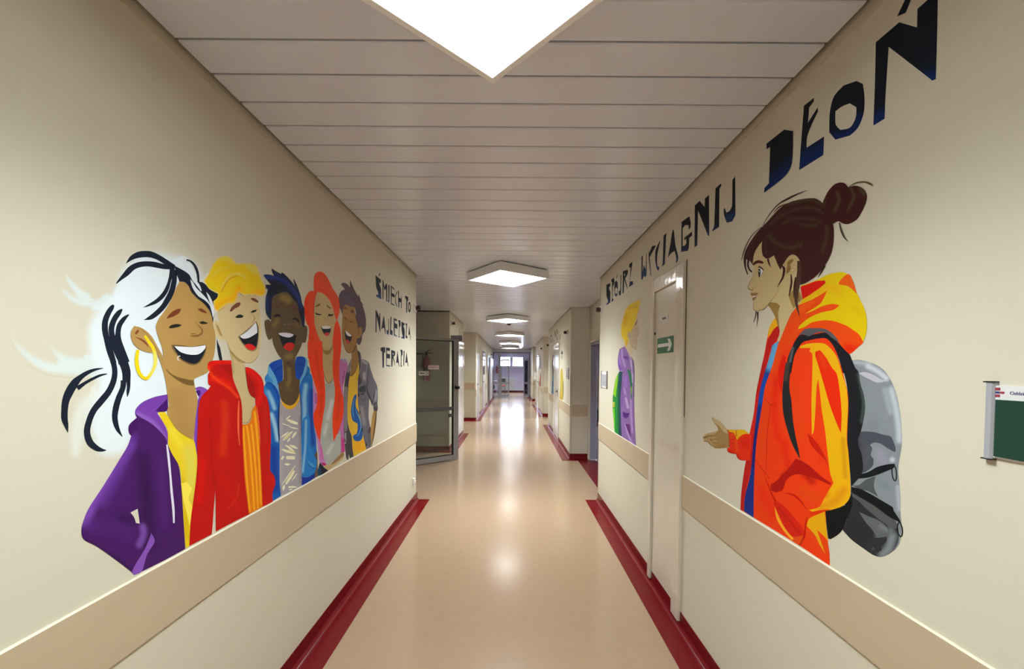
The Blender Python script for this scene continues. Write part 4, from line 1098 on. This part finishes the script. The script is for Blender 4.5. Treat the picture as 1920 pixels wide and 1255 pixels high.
word('w2', 'painted word TO beside the dark red call lamp, left wall', [
 '742,700 770,690 820,720 818,815 800,810 795,1085 770,1085 775,780 750,740',
 [lambda: S('#181E2C', '848,840,30 868,900,18 870,1000,18 850,1070,34 830,1000,20 830,900,20', closed=True)]])
reg(*T4); word.soft = [(TB, '400,430 520,440 620,480 760,520', 70, .85)]
word('w3', 'painted word NAJLEPSZA, middle line on the left wall', [
 '160,-95 185,-85 245,60 242,-30 262,-25 265,370 250,350 185,40 182,380 160,380',
 '332,30 345,60 385,430 370,410 345,290 315,285 300,315 283,310',
 '435,95 447,95 445,400 430,440 405,415 395,330 400,320 415,350 432,330',
 '480,60 490,45 502,55 492,330 525,350 525,445 468,425 470,370',
 '548,75 620,105 620,140 572,125 570,180 628,210 628,310 572,290 570,420 625,460 625,475 550,450',
 '640,120 690,125 698,200 690,260 672,270 668,460 685,490 650,490 655,460 660,250 655,170',
 '715,150 785,195 780,240 765,215 760,250 785,330 782,525 710,505 715,480 745,470 725,400 715,280',
 '805,185 835,195 838,230 820,440 845,475 843,510 800,500 815,300 820,240 805,225',
 '885,240 915,545 908,550 890,430 870,430 855,470'])
reg(*T4); word.soft = [(TB, '320,1140 480,1110', 40, .5)]
word('w4', 'painted word TERAPIA, bottom line on the left wall', [
 '268,710 355,695 368,715 365,820 342,815 342,1135 310,1140 300,790 272,785',
 '385,705 468,720 468,785 405,770 405,840 470,850 470,945 403,935 400,1080 475,1090 475,1118 390,1105',
 ['495,755 580,790 580,870 560,890 545,900 582,1095 570,1080 530,930 520,1115 497,1115', lambda: P(WALL, '525,820 548,835 545,860 527,855')],
 '632,770 672,1115 660,1110 645,1035 615,1030 598,1050',
 '690,750 735,760 742,810 735,870 720,885 715,1085 730,1120 700,1120 698,1090 705,860 700,800',
 '762,775 782,780 772,1100 755,1100',
 '825,800 865,1115 850,1100 838,1030 812,1030 795,1050'])
flush()
wall_at(XR, -1); MUR['k'] = KR
E1 = (1380, 330, 5.704); E2 = (1380, 460, 7.844); E3 = (1420, 500, 6.273); E4 = (1300, 760, 10.46); E5 = (1380, 680, 6.275); E6 = (1380, 850, 5.704); E7 = (1540, 640, 5.706)
E8 = (1540, 840, 5.706); N1 = (1140, 550, 9.65); N2 = (1140, 660, 6.972); N5 = (1130, 490, 12.55); N6 = (1200, 330, 6.605); H_ = (1400, 0, 3.3025)
thing('girl', 'mural_figure', 'painted girl in orange jacket with hair bun and grey backpack, hand out', 'mural figure')
part('backpack', 'grey and black backpack'); reg(*E7)
P('#7E848C', '320,205 400,200 500,220 600,260 680,320 740,410 790,520 825,650 850,800 862,950 865,1080 850,1200 830,1310 825,1400 840,1560 850,1700 850,1850 860,2000 840,2150 800,2220 720,2280 640,2308 560,2290 440,2210 320,2120 250,2050 220,2015 180,2060 95,2120 60,2000 60,1800 200,1500 285,500',
  [('#A8ACB8', '350,225 520,240', 40, .9), ('#C6C8D6', '500,270 600,320 700,400', 50, .95), ('#B4BCC6', '750,520 800,720 830,920 835,1060', 60, .95), ('#A4ACB4', '680,520 740,760', 50, .6), ('#8C8A9A', '620,1200 680,1320', 90, .9), ('#C2CAD6', '760,1270', 45, .95), ('#6E7A80', '600,1480 700,1560', 90, .6), ('#A6AABA', '820,1560 835,1800', 40, .9), ('#A0A4AC', '700,820', 30, .2), ('#70767E', '560,900', 120, .5)], grid=4)
P('#B4B2C0', '400,340 470,330 560,360 640,410 700,420 650,440 590,442 520,410 450,375')
P('#454852', '430,968 560,972 660,1000 740,1020 775,1080 798,1160 790,1190 700,1140 640,1100 570,1085 520,1110 545,1150 530,1220 560,1270 540,1350 420,1420 300,1400 300,1000', [('#2A2E34', '380,1100 400,1400', 60, .8), ('#55565E', '500,1150 480,1300', 60, .5)])
reg(*E8)
P('#4C5054', '330,400 400,400 480,340 580,305 565,420 610,525 500,465 400,440')
P('#26282C', '320,475 450,550 580,640 680,720 800,800 825,870 825,1000 780,1090 720,1140 640,1168 560,1150 440,1070 320,980 228,875 280,750 310,600',
  [('#787E86', '760,950 720,1080 660,1140', 90, .98), ('#6A6E76', '740,880', 70, .8), ('#5A5E64', '620,900 560,1060', 60, .7)], grid=3)
P('#4E4F52', '325,480 450,540 600,640 700,715 800,790 812,860 770,865 650,790 480,650 400,570 330,520')
P('#5A5E60', '405,685 500,730 620,780 700,850 722,920 700,960 600,965 540,870 470,790', [('#74787E', '640,840 700,880', 40, .7)])
P('#2A2C2E', '600,965 700,950 700,1000 640,1060 650,1090 600,1130 560,1060 500,1100 495,1000 540,960')
P('#10131A', '380,290 500,260 600,205 720,175 790,172 775,215 700,250 600,290 500,320 400,330')
P('#0E1016', '320,418 420,440 520,490 640,560 768,638 775,670 840,770 852,800 800,780 700,720 580,630 450,550 320,475')
S('#0E1018', '775,180,13 800,230,13 804,320,13 792,355,13 770,330,13 757,260,13 762,205,13', closed=True); S('#0E1018', '840,790,13 865,850,13 868,920,13 852,952,13 830,930,13 815,870,13 822,815,13', closed=True)
reg(*E7)
P('#16181E', '110,0 200,40 260,100 310,150 335,230 360,280 400,330 420,450 455,570 470,680 465,770 430,950 395,1050 400,1130 430,1200 440,1400 320,1560 310,1400 280,1255 285,800 290,620 270,450 240,330 200,200 150,80 100,-10',
  [('#3E4A4A', '395,350 430,500 455,680 430,860', 30, .95), ('#36403E', '315,170 325,230', 26, .9), ('#1C1E28', '340,700 330,1100', 50, .5)], grid=3)
reg(*E8)
P('#0C0E12', '45,660 130,620 220,612 245,625 300,540 330,480 330,620 280,750 225,880 180,930 100,980 75,970 60,850')
part('jacket', 'orange jacket with yellow folds'); reg(*E5)
P('#E23808', '471,-529 411,-439 371,-299 341,-129 311,10 280,150 240,350 210,600 180,750 163,830 120,1150 104,1232 66,1507 53,1732 209,1826 748,2156 1106,2392 1102,2250 1089,2167 1067,1947 1054,1749 1160,1725 1265,1683 1342,1584 1348,1397 1325,1067 1310,900 1325,500 1315,350 1280,200 1240,50 1221,0 1190,-110 1340,-100 1500,-240 1400,-500 1000,-900 760,-905 790,-750 690,-620 600,-500 540,-350 520,-250 500,-380',
  [('#DC1400', '480,200 450,600 500,900', 70, .7), ('#D84008', '350,500 300,1100', 60, .7), ('#DC4008', '700,300 780,900', 90, .6), ('#D61400', '560,950 620,1200', 80, .7), ('#B20600', '560,1350 700,1240 800,1300 900,1400', 75, .9), ('#D84A08', '800,1500 950,1600', 110, .6), ('#E01800', '300,1500 450,1800', 90, .6), ('#DC4A0A', '900,2000 1050,2200', 90, .7), ('#D81800', '950,1750', 50, .6), ('#D81400', '1000,1150', 60, .5)], grid=4)
P('#B41010', '341,-100 311,10 280,150 240,350 210,600 180,750 163,830 120,1150 104,1232 66,1507 53,1732 88,1750 110,1560 154,1353 181,1232 200,1000 225,780 255,560 285,320 330,150 372,0 400,-120 430,-190 500,-300 516,-370 500,-440 440,-370 371,-250', [('#D8200C', '230,420 190,760 150,1050', 40, .7)])
reg(*E3)
P('#E0A80A', '218,595 250,650 245,690 190,740 150,810 118,850 135,740 175,655', [('#E86A08', '130,830', 60, .8)])
part('shirt', 'blue shirt strip'); reg(*E5)
P('#0F2A80', '415,-140 430,-200 500,-255 520,-240 480,-120 440,0 400,120 345,280 310,500 280,680 250,880 232,1067 215,1397 209,1826 94,1749 110,1562 160,1364 185,1200 200,1000 225,780 250,560 285,320 330,150 375,0',
  [('#5EA2D4', '480,-220 400,40', 110, .95), ('#1048B0', '340,180 290,450', 90, .9), ('#141060', '230,760 200,1200', 60, .7)])
part('jacket', 'orange jacket with yellow folds')
P('#E0A606', '760,-195 870,-225 1030,-225 1110,-170 1180,-80 1220,30 1250,130 1300,300 1320,480 1312,700 1305,900 1325,1067 1348,1397 1342,1584 1265,1683 1160,1725 1054,1749 920,1760 860,1735 980,1700 1040,1600 1110,1480 1150,1420 1110,1300 1080,1067 1050,800 1010,550 990,350 968,190 950,300 935,600 915,820 895,850 890,500 900,100 900,-100 865,-130 880,-170 750,-170',
  [('#D88A08', '1270,1500 1160,1640 1000,1700', 90, .9), ('#C48C06', '1260,900 1290,1350', 50, .8), ('#D8B008', '1100,900 1180,1300', 60, .4), ('#D86008', '1060,1560', 70, .7)], grid=3.5)
P('#DC2400', '992,-145 1060,-60 1130,60 1190,140 1225,350 1245,600 1238,830 1180,700 1100,480 1020,200 960,0 935,-80 940,-130', [('#E04008', '1000,-80 1050,50', 60, .6)])
P('#C01500', '840,830 900,880 980,980 1060,1130 1098,1255 1050,1150 960,1060 880,960')
S('#B82000', '330,400,4 370,450,8 410,500,10 480,490,4'); S('#C01C00', '410,500,5 385,700,9 365,900,9 358,1255,9'); S('#C01C00', '430,270,4 500,200,8 560,150,4'); S('#B82000', '230,1150,4 310,1255,8 400,1370,8')
reg(*E6)
P('#A80A04', '640,60 700,80 780,130 860,200 930,260 1020,320 1012,342 900,292 780,250 680,225 600,240 540,290 520,350 500,400 430,420 375,400 370,340 430,300 480,250 560,170')
S('#C01000', '315,260,5 350,350,12 390,450,18 425,520,22 410,560,8'); S('#C01000', '530,430,8 620,450,22 700,520,16 752,600,6')
P('#CC1C08', '400,530 450,520 520,570 700,780 745,860 740,900 700,980 640,900 560,860 480,700')
for i in range(11):
    t = i / 10; x = 450 + 220 * t; y = 565 + 260 * t
    S('#A81008', '%f,%f,4 %f,%f,9 %f,%f,4' % (x, y, x + 14, y + 22, x + 10, y + 46))
P('#E8A020', '418,570 440,630 500,760 570,860 640,935 600,930 520,840 450,730 425,650')
P('#D84808', '640,900 720,880 735,920 690,985 600,935')
S('#B01000', '765,680,6 745,780,12 735,880,14 680,990,8')
P('#DCA008', '760,780 775,720 800,690 955,625 970,800 992,950 945,890 870,820 960,1080 900,980 850,880')
S('#D83000', '790,650,22 860,632,26 940,615,18 1010,605,5')
reg(*E3)
P('#E04606', '480,735 560,710 640,660 760,635 860,635 960,660 1060,700 1120,740 1200,800 1252,880 1230,915 1160,960 1090,1030 1030,980 900,820 800,740 660,720 520,760 400,900 300,1000 200,1255 160,1255 250,900 320,740 400,560 480,430 500,450 680,370 820,285 790,360 740,440 620,520 565,555 660,520 760,470 880,440 970,455 900,510 760,540 620,600 520,680',
  [('#D41800', '1060,960 1130,980', 110, .9), ('#E85808', '640,400 500,520', 60, .7), ('#E83406', '400,700 300,950', 60, .5), ('#D84010', '860,690', 60, .4)])
P('#D6B800', '510,225 620,190 720,150 830,95 930,70 1000,65 1060,88 1000,140 960,190 960,210 1060,230 1175,320 1220,410 1265,500 1290,620 1290,740 1270,830 1245,880 1200,800 1120,740 1060,700 960,660 860,635 760,635 640,660 560,710 480,737 510,685 620,600 760,540 900,510 970,455 880,440 760,470 660,520 565,557 620,520 740,440 790,360 820,285 680,370 500,450 475,460 500,410 530,380 680,290 800,200 805,165 700,170 600,205 510,235',
  [('#DCA808', '700,300 880,250 960,300', 90, .85), ('#E0A00A', '520,400 640,330', 50, .8), ('#C6AC00', '1150,500 1230,560', 60, .5), ('#CDB400', '1000,500', 100, .3)], grid=4)
P('#D01000', '510,240 600,205 700,170 800,165 806,195 740,250 640,320 535,385 520,300')
P('#E05A10', '1058,90 1090,95 1110,130 1140,200 1175,325 1120,270 1060,228 960,212 965,180 1010,130')
part('backpack_strap', 'black backpack strap')
P('#15161E', '345,1255 360,1080 420,930 470,840 520,800 600,810 760,780 830,780 880,830 960,900 1030,980 1090,1040 1120,1110 1150,1180 1180,1255 1010,1255 960,1080 900,940 820,850 740,845 600,870 540,890 490,950 440,1050 400,1255', [('#5E6468', '420,960 375,1180', 26, .9)])
P('#54525A', '485,815 560,740 660,725 800,735 900,800 975,905 870,830 800,775 700,780 610,820 540,795')
reg(*E5)
P('#1E2024', '588,0 668,0 640,130 630,300 655,450 670,650 700,850 740,1030 758,1142 740,1110 660,950 600,770 560,600 548,400 560,200', [('#4A4038', '610,-10 590,200', 40, .9)])
P('#D61200', '560,-100 590,-60 575,80 545,260 548,380 520,300 500,100')
part('cuff', 'orange ribbed sleeve cuff'); reg(*E4)
P('#DC2A08', '675,485 700,480 850,485 930,478 1000,490 1110,570 1150,600 1120,1085 1040,1085 960,1080 880,1045 840,960 790,950 700,930 670,890 665,840 710,835 700,650',
  [('#D41200', '1020,750', 180, .9), ('#E04E10', '840,700 860,900', 40, .8), ('#C01408', '720,900 900,1020', 50, .7), ('#E46018', '760,520 760,640', 50, .5)])
P('#D8A80C', '690,482 850,487 940,480 1010,492 1108,572 1050,562 990,572 920,612 862,685 830,620 800,545 700,525', [('#D86A0C', '850,600', 50, .6)])
for q in ('710,525,6 750,545,20 792,552,8', '720,600,4 755,615,12 792,622,6', '720,652,4 790,668,9', '716,745,4 750,752,10 805,752,5'): S('#A01808', q)
S('#C04A10', '852,490,14 838,600,16 835,680,8')
S('#7A2412', '680,487,12 700,600,12 708,720,12 710,832,8'); S('#A01008', '668,845,8 690,915,18 790,950,14 842,960,12 882,1045,14 960,1078,12 1040,1083,6')
part('hand')
P('#9C7C4C', '360,235 385,240 450,280 530,320 590,380 640,450 680,500 700,600 708,830 660,835 600,845 430,848 390,810 330,770 290,712 220,715 205,680 205,650 190,630 230,580 300,550 420,525 490,490 470,420 410,350 370,290', [('#8E6A3E', '600,800 500,830', 60, .7)])
P('#B8A27E', '360,235 450,280 530,320 590,380 640,450 688,560 640,550 580,500 530,430 460,370 400,330 370,280'); P('#B29A72', '195,625 230,580 300,550 420,525 490,490 455,545 400,580 300,592 240,610')
S('#B09468', '262,655,14 320,648,28 400,638,32 475,632,10'); S('#B09468', '365,705,20 420,705,34 480,695,8'); S('#B09468', '215,682,40 280,680,46'); S('#B09468', '292,665,20 340,725,28 390,778,26 455,782,8')
S('#5C4428', '190,632,6 235,632,12 300,606,7 400,590,4'); S('#7A5C34', '300,662,5 360,690,9 400,720,5'); S('#6E5230', '210,712,8 290,718,10 330,770,8 390,812,8')
part('neck'); reg(*E3)
P('#C4B084', '110,300 250,360 265,460 250,600 268,760 235,880 265,878 320,740 400,560 470,470 530,385 480,200 400,100 300,100')
P('#C4B084', '150,300 300,300 330,500 255,530 235,440 200,428 150,425')
P('#94763E', '105,450 150,422 200,425 240,435 270,465 252,520 250,600 268,755 245,700 215,600 180,530 140,470')
P('#9A7C44', '375,350 410,290 440,260 500,300 535,385 480,430 430,495 400,430')
part('face'); reg(*E2)
P('#C4B084', '330,0 280,60 250,120 245,240 262,330 262,400 245,470 200,560 175,620 195,650 225,665 215,700 222,740 245,760 245,800 262,830 255,920 270,955 330,968 400,945 450,910 490,850 560,800 670,600 720,450 960,500 960,200 800,50 700,-60 500,-60 380,-40', [('#C2B084', '400,500', 130, .4)])
S('#7A6038', '330,966,6 420,935,9 495,850,7 580,740,5 672,590,2'); S('#7A6038', '262,400,3 245,470,4 200,560,6 177,620,7 200,655,7 228,666,4'); S('#7A6038', '192,636,5 225,662,9 258,652,9 250,625,4'); S('#7A6038', '245,760,3 262,830,4 255,920,5 275,958,7 340,968,5')
P('#4A1C14', '245,282 280,240 330,222 390,235 415,260 390,272 330,262 285,285 255,297')
P('#DADCE4', '345,345 375,345 408,385 375,440 355,455 335,400'); S('#0E0E12', '326,325,8 350,318,20 390,345,16 410,374,8'); P('#0E0E14', '335,348 362,350 366,395 355,470 340,470 333,420'); P('#C8D0D8', '345,372 354,372 354,395 346,395'); S('#3A3430', '406,378,4 385,425,5 365,455,3')
P('#8E6A42', '220,703 260,702 330,700 305,738 250,745 225,740'); P('#D8D0C4', '248,748 312,738 280,765 258,775'); P('#8E6A42', '245,778 290,756 322,730 290,790 258,816 245,800')
P('#E8E2D0', '238,585 246,585 246,600 238,600')
part('ear', 'ear with small studs')
P('#BFA878', '718,262 740,200 790,150 850,138 900,170 918,240 912,320 870,390 820,432 760,455 735,430 728,350'); P('#8C6C3C', '755,262 800,212 850,205 842,240 795,290 815,330 790,390 745,422 748,350 760,300'); S('#7A5C34', '728,350,3 716,262,5 745,195,5 800,148,4')
for q in ('890,268', '866,326', '834,370'):
    a, b = [int(v) for v in q.split(',')]; P('#E8E4DC', '%d,%d %d,%d %d,%d %d,%d' % (a-9, b-7, a+9, b-7, a+9, b+7, a-9, b+7)); P('#202020', '%d,%d %d,%d %d,%d %d,%d' % (a-8, b+5, a+6, b+5, a+6, b+11, a-8, b+11))
part('hair', 'dark brown hair with high bun'); reg(*E1)
HB = '#3C1818'
P(HB, '290,545 330,500 400,420 480,340 570,285 700,250 850,240 930,290 960,350 1040,520 1050,640 1035,780 1000,880 940,980 860,1070 760,1140 690,1165 700,1050 690,920 670,880 640,850 600,842 560,870 525,920 500,960 480,1005 455,960 430,900 410,850 360,880 325,885 290,850 278,780 285,690 300,620',
  [('#453A28', '560,305 700,268 850,258 930,320', 30, .9), ('#45382A', '370,520 480,430 650,360 820,340 950,400', 28, .85), ('#453828', '500,512 620,458 780,455 920,500', 24, .85), ('#453828', '700,520 800,530 870,530', 26, .9), ('#4A3C2A', '350,640 450,730 600,770 700,730', 34, .9), ('#483828', '930,800 970,680 975,550', 34, .9), ('#4A3A2C', '320,660 325,840', 12, .8), ('#2C1014', '520,400 700,400 900,420', 26, .5)], grid=3)
P(HB, '290,545 240,590 180,670 130,750 95,830 85,900 95,980 125,1060 132,1050 112,980 112,890 125,900 122,960 145,1015 175,1035 178,1020 150,990 140,940 150,905 180,950 200,830 250,740 290,690 320,600', [('#4A3028', '220,640 150,780 120,860', 14, .6)])
S('#3A2A20', '60,906,4 90,800,10 150,670,8 220,590,7 285,548,8'); S('#3A2A22', '285,545,4 350,430,8 450,310,12 560,245,22 650,200,16 765,155,3'); S('#5A4034', '400,400,4 470,330,14 570,290,8')
S('#2E1C1C', '880,1085,3 910,1040,14 955,960,22')
S(HB, '345,885,20 355,930,18 375,975,4')
P('#3C1616', '930,300 960,220 1000,150 1060,90 1120,70 1170,80 1205,120 1280,105 1350,125 1395,180 1402,250 1375,330 1340,400 1290,470 1200,515 1140,505 1100,485 1035,515 990,480 940,400',
  [('#4C402C', '1085,180 1110,260 1060,370', 34, .9), ('#4C402C', '1230,130 1265,220 1210,340', 26, .85), ('#4C422C', '1330,120 1380,200', 36, .9), ('#4A3C2A', '1190,380 1250,290 1280,200', 18, .8), ('#2C1010', '1180,130 1180,350', 26, .5), ('#4A3C28', '940,330 970,240', 20, .7)], grid=3)
S('#5A4C2C', '1215,115,6 1290,75,14 1380,65,18 1440,85,22 1468,108,5'); S('#4A4030', '1110,500,12 1130,580,22 1160,650,20 1206,706,4')
reg(*E2)
S('#4A3028', '935,230,60 935,400,66 908,600,66 888,760,50 902,900,36 942,1047,6'); S(HB, '815,430,16 822,540,28 805,650,26 783,752,10'); S(HB, '885,470,20 865,600,26 855,772,8'); S(HB, '670,290,14 712,350,36 695,470,30 652,550,20 612,622,5'); S(HB, '912,700,14 935,832,6')
S(HB, '298,970,12 290,1050,12 258,1136,4'); S(HB, '320,980,28 324,1080,14 305,1200,3')
# --- blond boy
thing('boy', 'mural_figure', 'painted blond boy in purple hoodie with green backpack, left of narrow door', 'mural figure')
part('backpack', 'green backpack'); reg(*N2)
P('#147A30', '150,255 190,255 180,400 160,600 160,900 185,1120 140,1095 95,1065 75,900 62,750 62,600 80,450 110,330')
P('#7CB820', '130,290 110,330 80,450 65,560 75,560 100,600 110,500 125,400', [('#A8B848', '95,430', 40, .6)]); P('#5CB818', '65,740 85,740 92,900 90,1060 80,1000'); P('#A8A830', '62,650 90,660 85,730 65,720')
P('#123C4A', '150,255 190,255 185,400 172,600 175,900 190,1122 140,1095 130,900 125,600 135,400', [('#0E5A34', '135,500 140,1000', 20, .7)])
part('hoodie', 'purple hoodie')
P('#80609E', '209,-70 253,-30 289,28 318,100 340,150 345,250 345,400 345,600 350,900 368,1235 180,1120 170,900 165,600 180,400 190,250 150,250 132,180 128,100 140,20 152,-37 175,-50',
  [('#B498D4', '180,-30 190,80 225,190', 16, .9), ('#B498D4', '265,-10 295,70 305,190', 20, .9), ('#9A68C4', '240,320 225,450', 30, .7), ('#C4ACD8', '235,610 262,730', 22, .95), ('#B89AD2', '325,300 300,700 320,1050', 18, .9), ('#B090D0', '230,950 265,1080 310,1190', 24, .9), ('#5A2480', '190,420 185,700', 12, .6), ('#B8A0D4', '210,480 230,560', 16, .8), ('#A880CC', '155,60 160,160', 14, .7)])
P('#6A3C96', '195,62 225,50 262,65 270,112 235,100 205,85'); P('#5A2468', '225,940 285,950 300,1120 270,1060'); P('#4A1E70', '190,780 235,800 280,798 262,855 230,872 200,850'); P('#7A4AA8', '132,110 165,190 190,240 150,250 134,190')
P('#1E6A4C', '250,230 285,240 312,330 320,440 310,640 300,600 292,450 272,310', [('#8CB048', '305,470 308,540', 20, .9)])
S('#3A2A50', '310,70,6 335,130,6 345,250,6 343,400,6 340,575,8'); S('#C8C0D0', '300,110,10 315,250,8 318,400,8')
part('face'); reg(*N1)
P('#C2B096', '530,350 530,430 540,520 555,590 565,660 560,700 545,760 530,800 535,850 525,930 520,1020 500,1025 450,980 410,920 395,820 350,830 345,700 400,640 440,560 480,460 515,330')
S('#8C7450', '400,810,4 410,910,7 450,975,9 515,1025,5'); S('#4A3420', '478,605,5 508,550,13 538,478,4'); S('#5A4630', '490,632,3 505,640,5 508,668,6'); S('#8A7454', '552,620,3 563,690,4 545,755,5 525,790,4'); S('#8A7454', '515,850,6 532,842,9')
part('neck')
P('#C8B898', '365,820 400,820 410,920 450,980 455,1060 410,1170 370,1080 305,965 345,950')
part('hair', 'yellow sprayed hair')
A('#E0C21C', '570,90 605,160 580,230 570,320 545,380 530,460 480,600 440,680 405,740 372,715 370,760 385,830 375,900 350,985 300,975 285,870 240,800 225,700 225,600 255,470 285,360 320,270 395,185 480,155', 26,
  [('#DCA016', '325,400 310,560', 60, .85), ('#D4A020', '390,270 520,235', 45, .8), ('#D8A010', '345,860 335,950', 40, .8), ('#E4CC30', '440,400', 60, .5)], grid=2)
S('#C8A060', '540,280,3 560,320,14 575,345,3'); S('#8C7454', '365,700,6 400,750,6 388,800,6 362,792,5 350,740,4')
# --- lettering
LB_ = '#14386E'; LD = '#0B1420'
def rword(key, label, rg, soft, letters):
    thing(key, 'painted_word', label, 'lettering', 'words painted on the right wall')
    reg(*rg)
    for pts in letters:
        part('letter', n=word.n); word.n += 1
        for q in (pts if isinstance(pts, list) else [pts]):
            if callable(q): q()
            else: P(LD, q, soft=soft, grid=4, corner=28)
rword('s1', 'painted word SPÓJRZ, first and smallest word on the right wall', N5, [(LB_, '100,1010 240,930 320,830 410,780 480,740 680,540', 110, .8)], [
 '88,555 175,515 180,590 150,610 155,660 180,720 180,970 90,1040 90,1010 130,950 110,880 90,820',
 '200,440 260,390 275,440 270,540 240,600 235,880 255,890 252,930 205,960 208,930 220,880 220,560 225,500 205,480',
 ['320,455 350,490 358,620 350,790 320,840 285,800 275,650 285,500', lambda: P(WALL, '320,610 343,650 343,740 318,780 292,740 292,650'), '330,400 335,350 350,295 352,320 340,395'],
 '420,320 440,320 435,700 430,790 405,815 380,780 378,690 395,700 410,690 418,600',
 ['475,240 590,195 592,280 560,360 530,400 590,640 585,655 560,600 510,430 498,740 465,765 470,600', lambda: P(WALL, '505,300 525,290 530,330 510,350')],
 '628,70 705,10 690,120 640,480 712,470 715,550 620,610 635,500 660,140 622,155'])
rword('s2', 'painted word WYCIĄGNIJ, middle word on the right wall above the narrow door', N6, [(LB_, '20,1260 80,1200 220,1150 280,1110', 110, .8), (LB_, '460,1060 550,930', 80, .7), (LB_, '690,880 850,740 930,660', 90, .55), (LB_, '1080,560 1150,520', 120, .8)], [
 '20,1000 35,985 33,1190 48,1100 70,1160 78,960 84,960 80,1240 55,1255 50,1235 30,1285 15,1285',
 '105,890 112,960 150,870 200,860 120,1010 140,1240 132,1240 108,1010',
 '255,795 228,910 212,1020 215,1110 240,1135 235,1165 215,1170 190,1060 192,930 222,850',
 '292,740 330,705 325,740 308,1095 265,1125 280,1085',
 '410,655 420,680 440,860 475,1000 470,1050 440,1090 450,1030 430,930 385,960 345,1018 355,960 380,820 395,720',
 '515,570 610,500 630,580 625,640 605,670 600,610 560,610 528,650 530,870 560,860 575,830 570,780 548,800 550,765 645,690 645,740 610,770 605,890 590,930 510,940 512,750',
 '680,365 740,310 800,385 805,280 855,235 858,740 845,745 720,430 710,860 675,885',
 '935,155 1005,92 1008,120 985,160 980,630 895,690 900,665 918,620',
 '1145,50 1180,5 1182,490 1140,565 1075,580 1040,480 1038,410 1050,395 1070,455 1110,435 1140,370'])
rword('s3', 'painted word DŁOŃ, large last word cut by the top edge', H_, [('#062662', '110,1180 240,1090 340,1010 470,930', 100, .9), ('#062662', '540,850 640,830 700,740', 60, .8), ('#062662', '800,760 860,720', 90, .85), ('#062662', '1150,490', 110, .85)], [
 '125,890 235,803 290,812 282,1010 240,1090 110,1195 112,1165 140,1135 148,910 125,925',
 '355,655 418,605 415,630 388,665 380,760 440,665 442,690 400,780 375,850 372,915 480,845 475,960 325,1055 340,850',
 ['540,600 600,530 680,502 720,520 730,600 725,700 690,790 640,840 550,865 512,820 515,700', lambda: P(WALL, '550,690 590,660 640,640 680,665 675,730 640,790 580,805 552,770')],
 ['800,262 945,138 1055,170 1058,55 1120,0 1185,-60 1180,200 1172,490 1150,500 1100,460 880,290 860,600 855,735 785,778 795,500', '932,102 985,-10 1030,-30 985,80']])
flush()
# --- faraway murals on the next stretch of wall
wall_at(.95, -1); MUR['k'] = KF
V7 = (1020, 610, 7.85); V8 = (1022, 608, 24.125)
thing('f1', 'mural_figure', 'distant painted figure with brown hair and blue clothes on the middle right wall', 'mural figure'); reg(*V7)
part('hair'); P('#6E5450', '135,430 148,440 158,600 155,680 150,740 125,740 125,680 120,600 125,480')
part('face'); P('#B89888', '135,490 150,500 150,600 138,640 130,560')
part('clothes', 'blue clothes'); P('#4A86B8', '125,740 150,745 158,850 152,1020 110,1015 118,850', [('#2E5E98', '150,850 145,1000', 14, .8)])
thing('f2', 'mural_figure', 'distant painted figure with black hair and yellow clothes below dark red call lamp', 'mural figure')
part('hair'); P('#20262C', '265,370 275,400 275,430 255,430 256,400')
part('face'); P('#B4ACA4', '255,440 272,440 270,500 258,505')
part('clothes', 'yellow clothes'); P('#C8B040', '250,650 270,630 282,780 288,900 275,1105 230,1100 238,900 242,720', [('#DCCB60', '262,800 258,1050', 12, .7), ('#B08A30', '235,900 232,1100', 10, .7)])
S('#34504A', '282,820,7 285,960,8 280,1080,4')
thing('f4', 'painted_word', 'distant dark painted lettering above the two figures, middle right wall', 'lettering'); reg(*V8)
part('letter', n=900); S('#6A6460', '220,560,16 222,700,24 228,860,24')
part('letter', n=901); S('#2E2628', '275,490,26 272,570,44'); S('#5A5250', '300,580,14 300,720,18 330,820,14'); S('#6A6460', '280,870,14 285,720,14')
part('letter', n=902); S('#8A8480', '385,680,26 390,790,30')
part('letter', n=903); S('#5A5050', '455,320,34 460,440,34 490,560,32'); S('#3E3636', '545,240,28 545,480,26'); S('#8A8480', '545,540,30 550,720,36')
part('letter', n=904); S('#7A706C', '685,450,14 690,680,14'); S('#948C88', '655,560,14 665,740,14'); S('#5E5654', '598,785,30 612,768,34')
flush()
wall_at(.955, -1)
thing('f3', 'mural_figure', 'small distant painted figure on the far right wall past the second recess', 'mural figure'); reg(985, 635, 7.84)
part('hair'); P('#8890A0', '215,250 225,260 230,440 215,460 205,420')
part('clothes'); P('#A8543C', '215,490 228,540 225,720 205,715 205,640 215,560')
flush()
